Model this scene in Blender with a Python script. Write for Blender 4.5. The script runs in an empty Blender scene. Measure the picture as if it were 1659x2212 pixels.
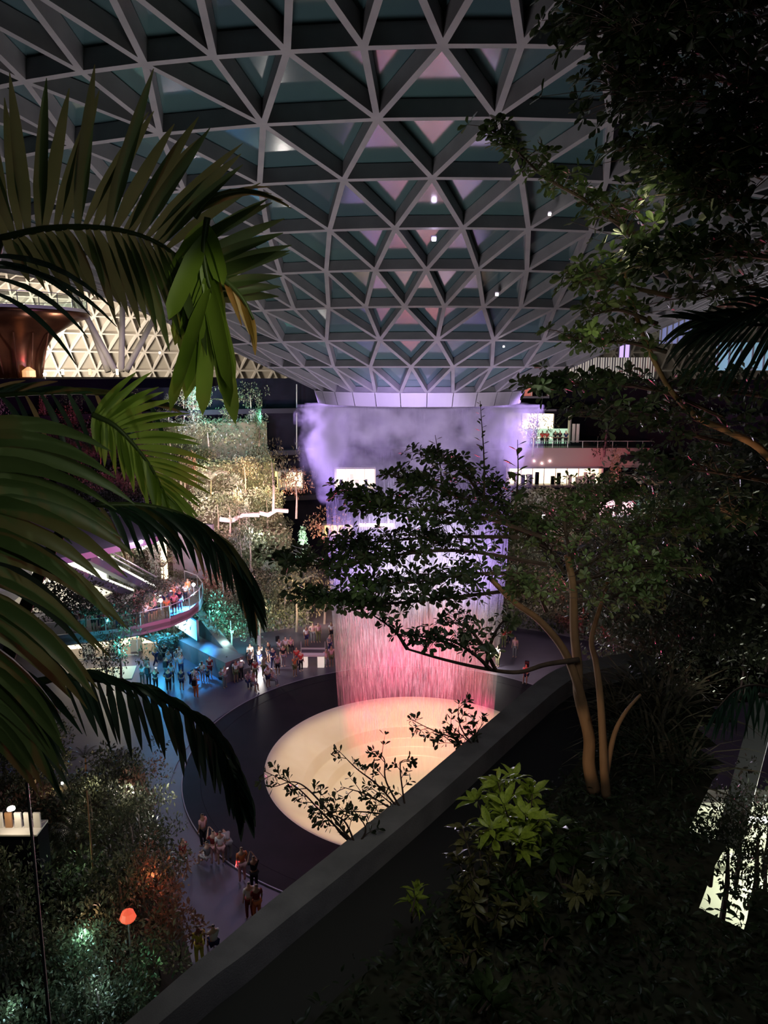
import bpy, math, random
import numpy as np
from mathutils import Vector, Matrix
R = math.radians
SC = bpy.context.scene
COL = SC.collection
rnd = random.Random(7)

# ------------------------------------------------------------------ camera
PITCH, F, CAMZ = R(10.8), 1600.0, 22.0
cam_d = bpy.data.cameras.new('camera'); cam = bpy.data.objects.new('camera', cam_d); COL.objects.link(cam)
cam.location = (0, 0, CAMZ); cam.rotation_euler = (R(90) - PITCH, 0, 0)
cam_d.sensor_fit = 'VERTICAL'; cam_d.sensor_height = 24.0; cam_d.lens = F / 2212 * 24.0
cam_d.clip_start = .05; cam_d.clip_end = 500
SC.camera = cam

# ------------------------------------------------------------------ world, view, light
w = bpy.data.worlds.new('night'); SC.world = w; w.use_nodes = True
w.node_tree.nodes['Background'].inputs[0].default_value = (.22, .27, .38, 1)
w.node_tree.nodes['Background'].inputs[1].default_value = .022
SC.view_settings.view_transform = 'Standard'; SC.view_settings.look = 'None'
SC.view_settings.gamma = 1; SC.view_settings.use_curve_mapping = False
SC.view_settings.exposure = 0.0
cy = SC.cycles
cy.max_bounces = 5; cy.diffuse_bounces = 2; cy.glossy_bounces = 2; cy.transmission_bounces = 3
cy.transparent_max_bounces = 16; cy.volume_bounces = 0
cy.sample_clamp_indirect = 3.0; cy.caustics_reflective = False; cy.caustics_refractive = False
cy.volume_step_rate = 3.0; cy.volume_max_steps = 48

AX, AY = 1.8, 39.0            # axis of the funnel roof, the falling water and the basin

def light(kind, name, loc, energy, color, target=None, size=.3, spot=60, blend=.6, size_y=None):
    d = bpy.data.lights.new(name, kind); d.energy = energy; d.color = color
    o = bpy.data.objects.new(name, d); COL.objects.link(o); o.location = loc
    if kind == 'AREA':
        d.size = size
        if size_y: d.shape = 'RECTANGLE'; d.size_y = size_y
    else: d.shadow_soft_size = size
    if kind == 'SPOT': d.spot_size = R(spot); d.spot_blend = blend
    if target is not None:
        o.rotation_euler = (Vector(target) - Vector(loc)).to_track_quat('-Z', 'Y').to_euler()
    return o

LAV, PINK, RED = (.50, .30, 1), (1, .07, .20), (1, .05, .07)
WARM, CREAM, BLUE, TEAL = (1, .72, .42), (1, .86, .62), (.08, .5, 1), (.25, 1, .8)
# show lights on the water: lavender from the sides, pink and red from the plaza rim
light('SPOT', 'show_light', (-13, 31, 14), 30000, LAV, (AX, AY, 14), .3, 34)
light('SPOT', 'show_light', (17, 29, 13), 30000, LAV, (AX, AY, 14), .3, 34)
light('SPOT', 'show_light', (AX + 3, 22, 15), 17000, (.92, .84, 1), (AX, AY, 12.5), .3, 26)
light('SPOT', 'show_light', (AX, 60, 12), 38000, (.88, .78, 1), (AX, AY, 12), .3, 30)
light('SPOT', 'show_light', (-12, 40, 18), 24000, (.56, .36, 1), (AX, AY, 19.0), .3, 34)
light('SPOT', 'show_light', (15, 36, 18.5), 18000, (.56, .36, 1), (AX, AY, 19.0), .3, 34)
light('SPOT', 'show_light', (AX - 9.5, 28, .7), 60000, RED, (AX, AY, 3.6), .3, 25)
light('SPOT', 'show_light', (AX + 11, 30, .7), 55000, PINK, (AX, AY, 4.0), .3, 25)
light('SPOT', 'show_light', (AX, 53.6, .8), 45000, PINK, (AX, AY, 4.0), .3, 32)
light('SPOT', 'show_light', (AX - 3, 19, 19), 15000, (.62, .44, 1), (AX - .5, AY, 18.8), .3, 30)  # front spot added to make the upper mist glow lavender
# added spots above the basin, standing in for the light inside it
light('SPOT', 'basin_fill', (AX, AY, 20.2), 17000, (1, .78, .48), (AX, AY, 0), .5, 46, .15)
light('SPOT', 'basin_fill', (AX + 1, AY - 3, 20.2), 24000, (1, .24, .14), (AX + .5, AY + 7.2, -1), .5, 22, 1)
# uplight on the funnel roof
light('AREA', 'roof_uplight', (-4, 16, 12), 900, (1, .92, .96), (1, 24, 28), 5)
light('AREA', 'roof_uplight', (11, 20, 11), 950, (1, .92, .96), (4, 26, 28), 5)
light('SPOT', 'roof_uplight', (AX, 24, 4), 9000, (.80, .62, 1), (AX, 34, 22), .6, 44, 1)
light('SPOT', 'roof_uplight', (-12, 40, 6), 2500, (.75, .70, 1), (-4, 38, 23), .6, 50, 1)
light('AREA', 'shell_uplight', (-42, 78, 16), 18000, (1, .86, .68), (-42, 90, 34), 9)
light('AREA', 'shell_uplight', (-30, 62, 20), 500, (.9, .88, 1), (-26, 64, 34), 6)
light('AREA', 'shell_uplight', (30, 55, 20), 900, (.9, .88, 1), (26, 48, 34), 6)
light('SPOT', 'planter_fill', (.2, 3.2, 22.6), 130, (.85, .9, 1), (1.2, 7.5, 16.5), .5, 84, .9)  # added dim fill that brightens the coping and near planter
light('AREA', 'plaza_glow', (-9, 47, 15), 420, (.55, .42, .95), (-9, 47, 0), 6)

# ------------------------------------------------------------------ helpers
FW = np.array([0, math.cos(PITCH), -math.sin(PITCH)]); UP = np.array([0, math.sin(PITCH), math.cos(PITCH)])
def ray(px, py):
    a, b = (px - 829.5) / F, (1106 - py) / F
    return FW + np.array([1, 0, 0]) * a + UP * b
def atY(px, py, Y):
    d = ray(px, py); t = Y / d[1]; return Vector((d[0] * t, Y, CAMZ + d[2] * t))
def atZ(px, py, z):
    d = ray(px, py); t = (z - CAMZ) / d[2]; return Vector((d[0] * t, d[1] * t, z))
def project(p):
    q = np.asarray(p, float) - np.array([0, 0, CAMZ])
    dep = q @ FW
    return 829.5 + F * q[..., 0] / dep, 1106 - F * (q @ UP) / dep, dep

MATS = {}
def mat(name, col, rough=.6, spec=.5, metal=0, col2=None, scale=4, bump=0, bscale=20, emit=None, estr=1,
        transl=0, stretch=None, lo=.35, hi=.65):
    if name in MATS: return MATS[name]
    m = bpy.data.materials.new(name); m.use_nodes = True; nt = m.node_tree; N, L = nt.nodes, nt.links
    b = N['Principled BSDF']; out = N['Material Output']
    b.inputs['Base Color'].default_value = (*col, 1); b.inputs['Roughness'].default_value = rough
    b.inputs['Metallic'].default_value = metal; b.inputs['Specular IOR Level'].default_value = spec
    tc = N.new('ShaderNodeTexCoord'); src = tc.outputs['Object']
    if stretch:
        mp = N.new('ShaderNodeMapping'); mp.inputs['Scale'].default_value = stretch
        L.new(src, mp.inputs[0]); src = mp.outputs[0]
    if col2:
        nz = N.new('ShaderNodeTexNoise'); nz.inputs['Scale'].default_value = scale; nz.inputs['Detail'].default_value = 4
        cr = N.new('ShaderNodeValToRGB'); cr.color_ramp.elements[0].color = (*col, 1); cr.color_ramp.elements[1].color = (*col2, 1)
        cr.color_ramp.elements[0].position = lo; cr.color_ramp.elements[1].position = hi
        L.new(src, nz.inputs['Vector']); L.new(nz.outputs[0], cr.inputs[0]); L.new(cr.outputs[0], b.inputs['Base Color'])
    if bump:
        n2 = N.new('ShaderNodeTexNoise'); n2.inputs['Scale'].default_value = bscale
        bp = N.new('ShaderNodeBump'); bp.inputs['Strength'].default_value = bump; bp.inputs['Distance'].default_value = .02
        L.new(src, n2.inputs['Vector']); L.new(n2.outputs[0], bp.inputs['Height']); L.new(bp.outputs[0], b.inputs['Normal'])
    if emit:
        b.inputs['Emission Color'].default_value = (*emit, 1); b.inputs['Emission Strength'].default_value = estr
    if transl:
        tr = N.new('ShaderNodeBsdfTranslucent'); mx = N.new('ShaderNodeMixShader'); mx.inputs[0].default_value = transl
        if col2: L.new(cr.outputs[0], tr.inputs[0])
        else: tr.inputs[0].default_value = (*col, 1)
        L.new(b.outputs[0], mx.inputs[1]); L.new(tr.outputs[0], mx.inputs[2]); L.new(mx.outputs[0], out.inputs[0])
    MATS[name] = m; return m

def wloc(o):
    v = Vector((0, 0, 0))
    while o is not None: v += o.location; o = o.parent
    return v
def tag(o, label=None, cat=None, group=None, kind=None):
    if label: o['label'] = label
    if cat: o['category'] = cat
    if group: o['group'] = group
    if kind: o['kind'] = kind
    return o
def thing(name, loc, label, cat, group=None):
    o = bpy.data.objects.new(name, None); COL.objects.link(o); o.location = loc; o.empty_display_size = .1
    return tag(o, label, cat, group)
def np_mesh(name, V, T):
    """V (n,3), T (m,k) with k = 3 or 4"""
    me = bpy.data.meshes.new(name); V = np.ascontiguousarray(V, np.float32); T = np.ascontiguousarray(T, np.int32)
    k = T.shape[1]
    me.vertices.add(len(V)); me.vertices.foreach_set('co', V.ravel())
    me.loops.add(T.size); me.loops.foreach_set('vertex_index', T.ravel())
    me.polygons.add(len(T)); me.polygons.foreach_set('loop_start', np.arange(len(T), dtype=np.int32) * k)
    me.update(calc_edges=True); return me
def obj(name, me, m=None, parent=None, loc=None, kind=None):
    o = bpy.data.objects.new(name, me)
    if m is not None:
        if not me.materials: me.materials.append(m)
    COL.objects.link(o)
    if parent is not None: o.parent = parent
    if loc is not None: o.location = loc
    if kind: o['kind'] = kind
    return o

class MB:
    def __init__(s): s.v = []; s.f = []
    def add(s, V, Fc):
        n = len(s.v); s.v += [tuple(p) for p in V]; s.f += [tuple(i + n for i in f) for f in Fc]; return s
    def box(s, c, size, rz=0, M=None):
        hx, hy, hz = size[0] / 2, size[1] / 2, size[2] / 2
        V = [Vector((x, y, z)) for x in (-hx, hx) for y in (-hy, hy) for z in (-hz, hz)]
        if M is None: M = Matrix.Rotation(rz, 3, 'Z')
        V = [M @ v + Vector(c) for v in V]
        return s.add(V, [(0, 1, 3, 2), (4, 6, 7, 5), (0, 4, 5, 1), (2, 3, 7, 6), (0, 2, 6, 4), (1, 5, 7, 3)])
    def beam(s, p, q, n, wd, dp):
        """box from p to q; underside on p-q, depth dp along n"""
        p, q = Vector(p), Vector(q); t = (q - p).normalized(); sd = t.cross(Vector(n)).normalized(); nn = sd.cross(t).normalized()
        V = [a + sd * (x * wd / 2) + nn * z for a in (p, q) for x in (-1, 1) for z in (0, dp)]
        return s.add(V, [(0, 1, 3, 2), (4, 6, 7, 5), (0, 4, 5, 1), (2, 3, 7, 6), (0, 2, 6, 4), (1, 5, 7, 3)])
    def tube(s, path, radii, n=6, cap=True):
        path = [Vector(p) for p in path]
        if not hasattr(radii, '__len__'): radii = [radii] * len(path)
        base = len(s.v); up = None
        for i, p in enumerate(path):
            t = (path[min(i + 1, len(path) - 1)] - path[max(i - 1, 0)]).normalized()
            if up is None: up = t.orthogonal().normalized()
            up = (up - t * up.dot(t)).normalized(); sd = t.cross(up)
            for k in range(n):
                a = 2 * math.pi * k / n
                s.v.append(tuple(p + (up * math.cos(a) + sd * math.sin(a)) * radii[i]))
        for i in range(len(path) - 1):
            for k in range(n):
                a, b = base + i * n + k, base + i * n + (k + 1) % n
                s.f.append((a, b, b + n, a + n))
        if cap:
            s.f.append(tuple(base + k for k in reversed(range(n)))); e = base + (len(path) - 1) * n
            s.f.append(tuple(e + k for k in range(n)))
        return s
    def lathe(s, prof, n=64, c=(0, 0, 0), a0=0, a1=2 * math.pi):
        base = len(s.v); full = abs(a1 - a0 - 2 * math.pi) < 1e-6; m = n if full else n + 1
        for r, z in prof:
            for k in range(m):
                a = a0 + (a1 - a0) * k / n
                s.v.append((c[0] + r * math.sin(a), c[1] - r * math.cos(a), c[2] + z))
        for i in range(len(prof) - 1):
            for k in range(n):
                a, b = base + i * m + k, base + i * m + (k + 1) % m
                s.f.append((a, b, b + m, a + m))
        return s
    def prism(s, poly, z0, z1):
        n = len(poly); V = [(x, y, z0) for x, y in poly] + [(x, y, z1) for x, y in poly]
        return s.add(V, [tuple(range(n))[::-1], tuple(range(n, 2 * n))] + [(i, (i + 1) % n, (i + 1) % n + n, i + n) for i in range(n)])
    def quad(s, *p): return s.add(p, [tuple(range(len(p)))])
    def build(s, name, m, parent=None, kind=None, smooth=False, origin=None, **kw):
        o0 = wloc(parent) if parent is not None else (Vector(origin) if origin is not None else Vector((0, 0, 0)))
        me = bpy.data.meshes.new(name)
        me.from_pydata([(v[0] - o0[0], v[1] - o0[1], v[2] - o0[2]) for v in s.v], [], s.f)
        if smooth: me.polygons.foreach_set('use_smooth', [True] * len(me.polygons))
        me.update()
        o = obj(name, me, m, parent, None if parent is not None else o0, kind)
        return tag(o, **kw)

# ------------------------------------------------------------------ funnel roof
M_beam = mat('roof_beam_paint', (.30, .29, .30), .5, .4, col2=(.24, .235, .245), scale=1.5)
M_pane = mat('roof_glass', (.075, .15, .145), .13, 1.0, col2=(.06, .11, .13), scale=.25, bump=.03, bscale=3)
M_pane.node_tree.nodes['Principled BSDF'].inputs['IOR'].default_value = 2.1
M_rim = mat('rim_panel_metal', (.42, .40, .43), .42, .5)
M_shell = mat('shell_steel', (.62, .58, .54), .5, .4)
M_shellpane = mat('shell_pane_beige', (.36, .33, .29), .6, .4)  # lighter beige panes of the outer shell

RINGS = [(5.34, 21.0, 28, 0), (7.75, 22.15, 28, .5), (9.9, 23.15, 28, 0), (12.3, 24.19, 56, 0), (14.5, 25.14, 56, .5),
         (16.95, 25.95, 56, 0), (19.6, 26.64, 56, .5), (22.2, 27.2, 56, 0), (24.7, 27.6, 112, 0), (27.2, 28.0, 112, .5),
         (30.0, 28.6, 112, 0), (33.2, 29.4, 112, .5), (36.8, 30.5, 112, 0), (40.5, 31.5, 112, .5), (44.5, 32.4, 112, 0)]
PHI0 = .0247
def node(k, j):
    r, z, n, off = RINGS[k]; a = PHI0 + (j + off) * 2 * math.pi / n
    return Vector((AX + r * math.sin(a), AY - r * math.cos(a), z))
def nrm(k, j):
    r, z, n, off = RINGS[k]; a = PHI0 + (j + off) * 2 * math.pi / n
    k0, k1 = max(k - 1, 0), min(k + 1, len(RINGS) - 1)
    dr, dz = RINGS[k1][0] - RINGS[k0][0], RINGS[k1][1] - RINGS[k0][1]
    l = math.hypot(dr, dz); nr, nz = -dz / l, dr / l
    return Vector((nr * math.sin(a), -nr * math.cos(a), nz))
edges, tris = [], []
for k, (r, z, n, off) in enumerate(RINGS):
    for j in range(n): edges.append(((k, j), (k, (j + 1) % n)))
    if k + 1 == len(RINGS): break
    n2, off2 = RINGS[k + 1][2:]
    for j in range(n):
        j1 = (j + 1) % n
        if n2 == n:
            if off == 0:      # up: j-1, j
                a, b = (j - 1) % n, j
                edges += [((k, j), (k + 1, a)), ((k, j), (k + 1, b))]
                tris += [((k, j), (k + 1, b), (k + 1, a)), ((k, j), (k, j1), (k + 1, j))]
            else:             # up: j, j+1
                edges += [((k, j), (k + 1, j)), ((k, j), (k + 1, j1))]
                tris += [((k, j), (k + 1, j1), (k + 1, j)), ((k, j), (k, j1), (k + 1, j1))]
        else:
            q = [(2 * j - 1) % n2, 2 * j, (2 * j + 1) % n2]
            edges += [((k, j), (k + 1, x)) for x in q]
            tris += [((k, j), (k + 1, q[1]), (k + 1, q[0])), ((k, j), (k + 1, q[2]), (k + 1, q[1])), ((k, j), (k, j1), (k + 1, q[2]))]
roof = bpy.data.objects.new('ceiling', None); COL.objects.link(roof); roof.location = (AX, AY, 21)
tag(roof, 'funnel shaped triangular lattice roof of grey steel beams and dark glass above the waterfall', None, None, 'structure')
def viewsize(pts):
    c = sum(pts, Vector()) / len(pts); x, y, d = project(c)
    if d < .5 or not (-60 < x < 1719 and -120 < y < 900): return 0
    return max((p - q).length for p in pts for q in pts) / d
ro = roof.location
items = sorted(range(len(edges)), key=lambda i: -viewsize([node(*edges[i][0]), node(*edges[i][1])]))
rest = MB()
for rank, i in enumerate(items):
    (a, b) = edges[i]; p, q = node(*a) - ro, node(*b) - ro; n = (nrm(*a) + nrm(*b)).normalized()
    rr = (RINGS[a[0]][0] + RINGS[b[0]][0]) / 2; wd = .15 - .0006 * rr; dp = .24 + .007 * rr
    m = MB() if rank < 296 else rest
    m.beam(p, q, n, wd, dp)
    if rank < 296:
        me = bpy.data.meshes.new('beam'); me.from_pydata(m.v, [], m.f); me.update(); obj('beam', me, M_beam, roof)
me = bpy.data.meshes.new('beam_lattice'); me.from_pydata(rest.v, [], rest.f); me.update(); obj('beam_lattice', me, M_beam, roof, kind='stuff')
items = sorted(range(len(tris)), key=lambda i: -viewsize([node(*t) for t in tris[i]]))
rest = MB()
for rank, i in enumerate(items):
    t = tris[i]; P = []
    for up in (.26, .30):
        for x in t:
            kk = .007 * RINGS[x[0]][0]
            P.append(node(*x) - ro + nrm(*x) * (up + kk))
    m = MB() if rank < 296 else rest
    m.add(P, [(0, 1, 2), (5, 4, 3), (0, 3, 4, 1), (1, 4, 5, 2), (2, 5, 3, 0)])
    if rank < 296:
        me = bpy.data.meshes.new('glass_pane'); me.from_pydata(m.v, [], m.f); me.update(); obj('glass_pane', me, M_pane, roof)
me = bpy.data.meshes.new('glass_panes'); me.from_pydata(rest.v, [], rest.f); me.update(); obj('glass_panes', me, M_pane, roof, kind='stuff')
# rim band at the oculus, made of curved panels
rim = thing('oculus_rim', (AX, AY, 20.4), 'pale metal rim ring at the foot of the roof where the water falls', 'rim')
for j in range(28):
    a0 = PHI0 + j * 2 * math.pi / 28 + .003; a1 = a0 + 2 * math.pi / 28 - .006
    MB().lathe([(5.42, 1.0 - .34), (5.40, .62), (5.22, .03), (5.05, .0), (4.9, .05), (4.9, .72), (5.42, .66)], 4, (AX, AY, 20.36), a0, a1).build('rim_panel', M_rim, rim)

# outer shell beyond the funnel, seen far behind
shell = bpy.data.objects.new('ceiling_shell', None); COL.objects.link(shell); shell.location = (AX, AY, 0)
tag(shell, 'bright beige triangular lattice of the outer roof shell far behind the palm', None, None, 'structure')
SR = [(44.5, 32.4), (47.5, 33.0), (50.5, 33.4), (53.5, 33.5), (56.5, 33.3), (59.4, 32.6), (62.2, 31.6), (64.8, 30.3), (67.2, 28.6),
      (69.4, 26.6), (71.3, 24.4), (73, 22), (74.4, 19.5), (75.6, 16.8), (76.5, 14), (77.2, 11), (77.7, 8), (78, 5), (78.1, 0)]
NS = 190
def sn(k, j):
    r, z = SR[k]; a = (j + (k % 2) * .5) * 2 * math.pi / NS; return Vector((r * math.sin(a), -r * math.cos(a), z))
sb, sp = MB(), MB()
for k in range(len(SR) - 1):
    r0, z0 = SR[k]; r1, z1 = SR[k + 1]
    for j in range(NS):
        a = (j + .5) * 2 * math.pi / NS
        if math.cos(a) > .35: continue          # the part behind the camera is not built
        l = math.hypot(r1 - r0, z1 - z0); n = Vector(((z0 - z1) / l * math.sin(a), -(z0 - z1) / l * math.cos(a), (r1 - r0) / l))
        up = (j - 1, j) if k % 2 == 0 else (j, j + 1)
        sb.beam(sn(k, j), sn(k, j + 1), n, .22, .5)
        for u in up: sb.beam(sn(k, j), sn(k + 1, u), n, .22, .5)
        e = n * .5
        sp.quad(sn(k, j) + e, sn(k + 1, up[1]) + e, sn(k + 1, up[0]) + e); sp.quad(sn(k, j) + e, sn(k, j + 1) + e, sn(k + 1, up[1]) + e)
me = bpy.data.meshes.new('shell_lattice'); me.from_pydata(sb.v, [], sb.f); me.update(); obj('shell_lattice', me, M_shell, shell, kind='stuff')
me = bpy.data.meshes.new('shell_panes'); me.from_pydata(sp.v, [], sp.f); me.update(); obj('shell_panes', me, M_shellpane, shell, kind='stuff')

# ------------------------------------------------------------------ floor and basin
M_floor = mat('plaza_granite', (.095, .085, .12), .40, .40, col2=(.075, .066, .098), scale=.6, bump=.05, bscale=60)
M_disk = mat('basin_apron_stone', (.018, .014, .022), .6, .08, col2=(.013, .011, .017), scale=.8)
M_seam = mat('apron_seam_metal', (.26, .25, .29), .3, .5)
M_basin = mat('basin_acrylic', (.80, .74, .62), .38, .6, col2=(.74, .66, .52), scale=.5)
mb = MB(); mb.lathe([(8.5, -.03), (13.6, -.03), (13.6, .0), (100, .0)], 96, (AX, AY, 0)); mb.build('floor', M_floor, None, 'structure', label='dark granite plaza floor around the basin')
mb = MB(); mb.lathe([(8.52, -.5), (8.52, .012), (13.15, .012), (13.15, -.02)], 128, (AX, AY, 0))
mb.v = [(x, y + (.8 if math.hypot(x - AX, y - AY) > 10 else 0), z) for x, y, z in mb.v]
mb.build('basin_apron', M_disk, None, None, False, origin=(AX, AY, 0), label='dark stone apron ring around the glowing basin', cat='apron')
ap = bpy.data.objects['basin_apron']
MB().lathe([(13.1, .0), (13.11, .04), (13.16, .04), (13.17, 0)], 128, (AX, AY + .8, 0)).build('edge_strip', M_seam, ap, label='thin pale metal strip on the outer edge')
MB().lathe([(12.12, .012), (12.13, .02), (12.16, .02), (12.17, .012)], 128, (AX, AY + .7, 0)).build('seam', M_disk, ap)
mb = MB(); mb.lathe([(8.56, .02), (8.5, .03), (8.3, -.12), (7.6, -.45), (6.8, -.85), (6.45, -1.05), (6.38, -1.1), (6.2, -1.75), (6.12, -1.8), (5.3, -1.86), (5.22, -1.9), (5.05, -2.35), (4.95, -2.4), (3.8, -2.7), (2.6, -3.1), (1.5, -3.7), (.9, -4.6), (.7, -6)], 128, (AX, AY, 0))
mb.build('basin', M_basin, None, None, True, origin=(AX, AY, -13), label='round funnel basin of glowing cream acrylic under the waterfall', cat='basin')

# ------------------------------------------------------------------ falling water
def water_mat(name, dens, fine, lo, hi):
    m = bpy.data.materials.new(name); m.use_nodes = True; N, L = m.node_tree.nodes, m.node_tree.links
    N.remove(N['Principled BSDF']); out = N['Material Output']
    tc = N.new('ShaderNodeTexCoord'); sep = N.new('ShaderNodeSeparateXYZ'); L.new(tc.outputs['Object'], sep.inputs[0])
    at = N.new('ShaderNodeMath'); at.operation = 'ARCTAN2'; L.new(sep.outputs[0], at.inputs[0]); L.new(sep.outputs[1], at.inputs[1])
    cb = N.new('ShaderNodeCombineXYZ'); L.new(at.outputs[0], cb.inputs[0])
    zs = N.new('ShaderNodeMath'); zs.operation = 'MULTIPLY'; zs.inputs[1].default_value = .012; L.new(sep.outputs[2], zs.inputs[0]); L.new(zs.outputs[0], cb.inputs[1])
    n1 = N.new('ShaderNodeTexNoise'); n1.inputs['Scale'].default_value = fine; n1.inputs['Detail'].default_value = 5; n1.inputs['Roughness'].default_value = .75; L.new(cb.outputs[0], n1.inputs['Vector'])
    n2 = N.new('ShaderNodeTexNoise'); n2.inputs['Scale'].default_value = 3; n2.inputs['Detail'].default_value = 2; L.new(cb.outputs[0], n2.inputs['Vector'])
    r1 = N.new('ShaderNodeMapRange'); r1.inputs[1].default_value = lo; r1.inputs[2].default_value = hi; r1.inputs[3].default_value = .03; L.new(n1.outputs[0], r1.inputs[0])
    r2 = N.new('ShaderNodeMapRange'); r2.inputs[1].default_value = .3; r2.inputs[2].default_value = .7; r2.inputs[3].default_value = .35; L.new(n2.outputs[0], r2.inputs[0])
    zz = N.new('ShaderNodeMapRange'); zz.inputs[1].default_value = 0; zz.inputs[2].default_value = 20; L.new(sep.outputs[2], zz.inputs[0])
    cv = N.new('ShaderNodeFloatCurve'); L.new(zz.outputs[0], cv.inputs['Value'])
    c = cv.mapping.curves[0]; c.points[0].location = (0, .03); c.points[1].location = (1, .3)
    for x, y in ((.12, .16), (.25, .60), (.45, .95), (.60, 1.0), (.70, .5), (.78, .20), (.92, .16)): c.points.new(x, y)
    cv.mapping.update()
    m1 = N.new('ShaderNodeMath'); m1.operation = 'MULTIPLY'; L.new(r1.outputs[0], m1.inputs[0]); L.new(r2.outputs[0], m1.inputs[1])
    m2 = N.new('ShaderNodeMath'); m2.operation = 'MULTIPLY'; L.new(m1.outputs[0], m2.inputs[0]); L.new(cv.outputs[0], m2.inputs[1])
    m3 = N.new('ShaderNodeMath'); m3.operation = 'MULTIPLY'; m3.inputs[1].default_value = dens; m3.use_clamp = True; L.new(m2.outputs[0], m3.inputs[0])
    df = N.new('ShaderNodeBsdfDiffuse'); df.inputs[0].default_value = (.9, .9, .95, 1)
    tl = N.new('ShaderNodeBsdfTranslucent'); tl.inputs[0].default_value = (.9, .9, .95, 1)
    mx = N.new('ShaderNodeMixShader'); mx.inputs[0].default_value = .5; L.new(df.outputs[0], mx.inputs[1]); L.new(tl.outputs[0], mx.inputs[2])
    tp = N.new('ShaderNodeBsdfTransparent'); fx = N.new('ShaderNodeMixShader')
    L.new(m3.outputs[0], fx.inputs[0]); L.new(tp.outputs[0], fx.inputs[1]); L.new(mx.outputs[0], fx.inputs[2]); L.new(fx.outputs[0], out.inputs[0])
    return m
fall = thing('waterfall', (AX, AY, 0), 'round curtain of falling water lit lavender above and pink below', 'waterfall')
for (sc, dens, fine, lo, hi, seed) in ((1.0, .85, 60, .45, .75, 0), (.93, .75, 90, .48, .72, 2), (.82, .6, 45, .45, .8, 4)):
    mb = MB(); mb.lathe([(r * sc, z) for r, z in ((5.0, 20.4), (4.95, 17), (4.8, 12), (4.6, 8), (4.4, 4), (4.2, 0), (3.9, -2.6))], 96, (0, 0, 0), seed * .37, seed * .37 + 2 * math.pi)
    me = bpy.data.meshes.new('water_curtain'); me.from_pydata(mb.v, [], mb.f); me.polygons.foreach_set('use_smooth', [True] * len(me.polygons)); me.update()
    o = obj('water_curtain', me, water_mat('water_%d' % seed, dens, fine, lo, hi), fall)
    tag(o, kind='stuff')

# mist billowing round the top of the water
def mist_mat(name, dens, scale, lo, hi, top, bot):
    m = bpy.data.materials.new(name); m.use_nodes = True; N, L = m.node_tree.nodes, m.node_tree.links
    N.remove(N['Principled BSDF']); out = N['Material Output']; tc = N.new('ShaderNodeTexCoord')
    vs = N.new('ShaderNodeVolumeScatter'); vs.inputs['Color'].default_value = (.95, .93, 1, 1); L.new(vs.outputs[0], out.inputs['Volume'])
    nz = N.new('ShaderNodeTexNoise'); nz.inputs['Scale'].default_value = scale; nz.inputs['Detail'].default_value = 3; nz.inputs['Roughness'].default_value = .6; L.new(tc.outputs['Object'], nz.inputs['Vector'])
    r1 = N.new('ShaderNodeMapRange'); r1.inputs[1].default_value = lo; r1.inputs[2].default_value = hi; L.new(nz.outputs[0], r1.inputs[0])
    sp = N.new('ShaderNodeSeparateXYZ'); L.new(tc.outputs['Object'], sp.inputs[0])
    r2 = N.new('ShaderNodeMapRange'); r2.inputs[1].default_value = bot; r2.inputs[2].default_value = top; L.new(sp.outputs[2], r2.inputs[0])
    p = N.new('ShaderNodeMath'); p.operation = 'POWER'; p.inputs[1].default_value = 3.0; L.new(r2.outputs[0], p.inputs[0])
    m1 = N.new('ShaderNodeMath'); m1.operation = 'MULTIPLY'; L.new(r1.outputs[0], m1.inputs[0]); L.new(p.outputs[0], m1.inputs[1])
    cx = N.new('ShaderNodeCombineXYZ'); L.new(sp.outputs[0], cx.inputs[0]); L.new(sp.outputs[1], cx.inputs[1]); ln = N.new('ShaderNodeVectorMath'); ln.operation = 'LENGTH'; L.new(cx.outputs[0], ln.inputs[0])
    zr = N.new('ShaderNodeMath'); zr.operation = 'MULTIPLY_ADD'; zr.inputs[1].default_value = -2.6; zr.inputs[2].default_value = 1.3; L.new(nz.outputs[0], zr.inputs[0])
    r0 = N.new('ShaderNodeMath'); L.new(ln.outputs['Value'], r0.inputs[0]); L.new(zr.outputs[0], r0.inputs[1])
    r3 = N.new('ShaderNodeMapRange'); r3.inputs[1].default_value = 6.15; r3.inputs[2].default_value = 5.2; L.new(r0.outputs[0], r3.inputs[0])
    mr = N.new('ShaderNodeMath'); mr.operation = 'MULTIPLY'; L.new(m1.outputs[0], mr.inputs[0]); L.new(r3.outputs[0], mr.inputs[1]); m1 = mr
    m2 = N.new('ShaderNodeMath'); m2.operation = 'MULTIPLY'; m2.inputs[1].default_value = dens; L.new(m1.outputs[0], m2.inputs[0]); L.new(m2.outputs[0], vs.inputs['Density'])
    return m
mb = MB(); mb.lathe([(4.3, 14.0), (5.6, 14.0), (6.6, 18), (6.5, 20.3), (4.3, 20.3), (4.3, 14.0)], 40, (0, 0, 0))
me = bpy.data.meshes.new('mist'); me.from_pydata(mb.v, [], mb.f); me.update()
tag(obj('mist', me, mist_mat('mist_volume', 3.0, .75, .42, .64, 20.4, 15.0), fall), kind='stuff')

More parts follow.
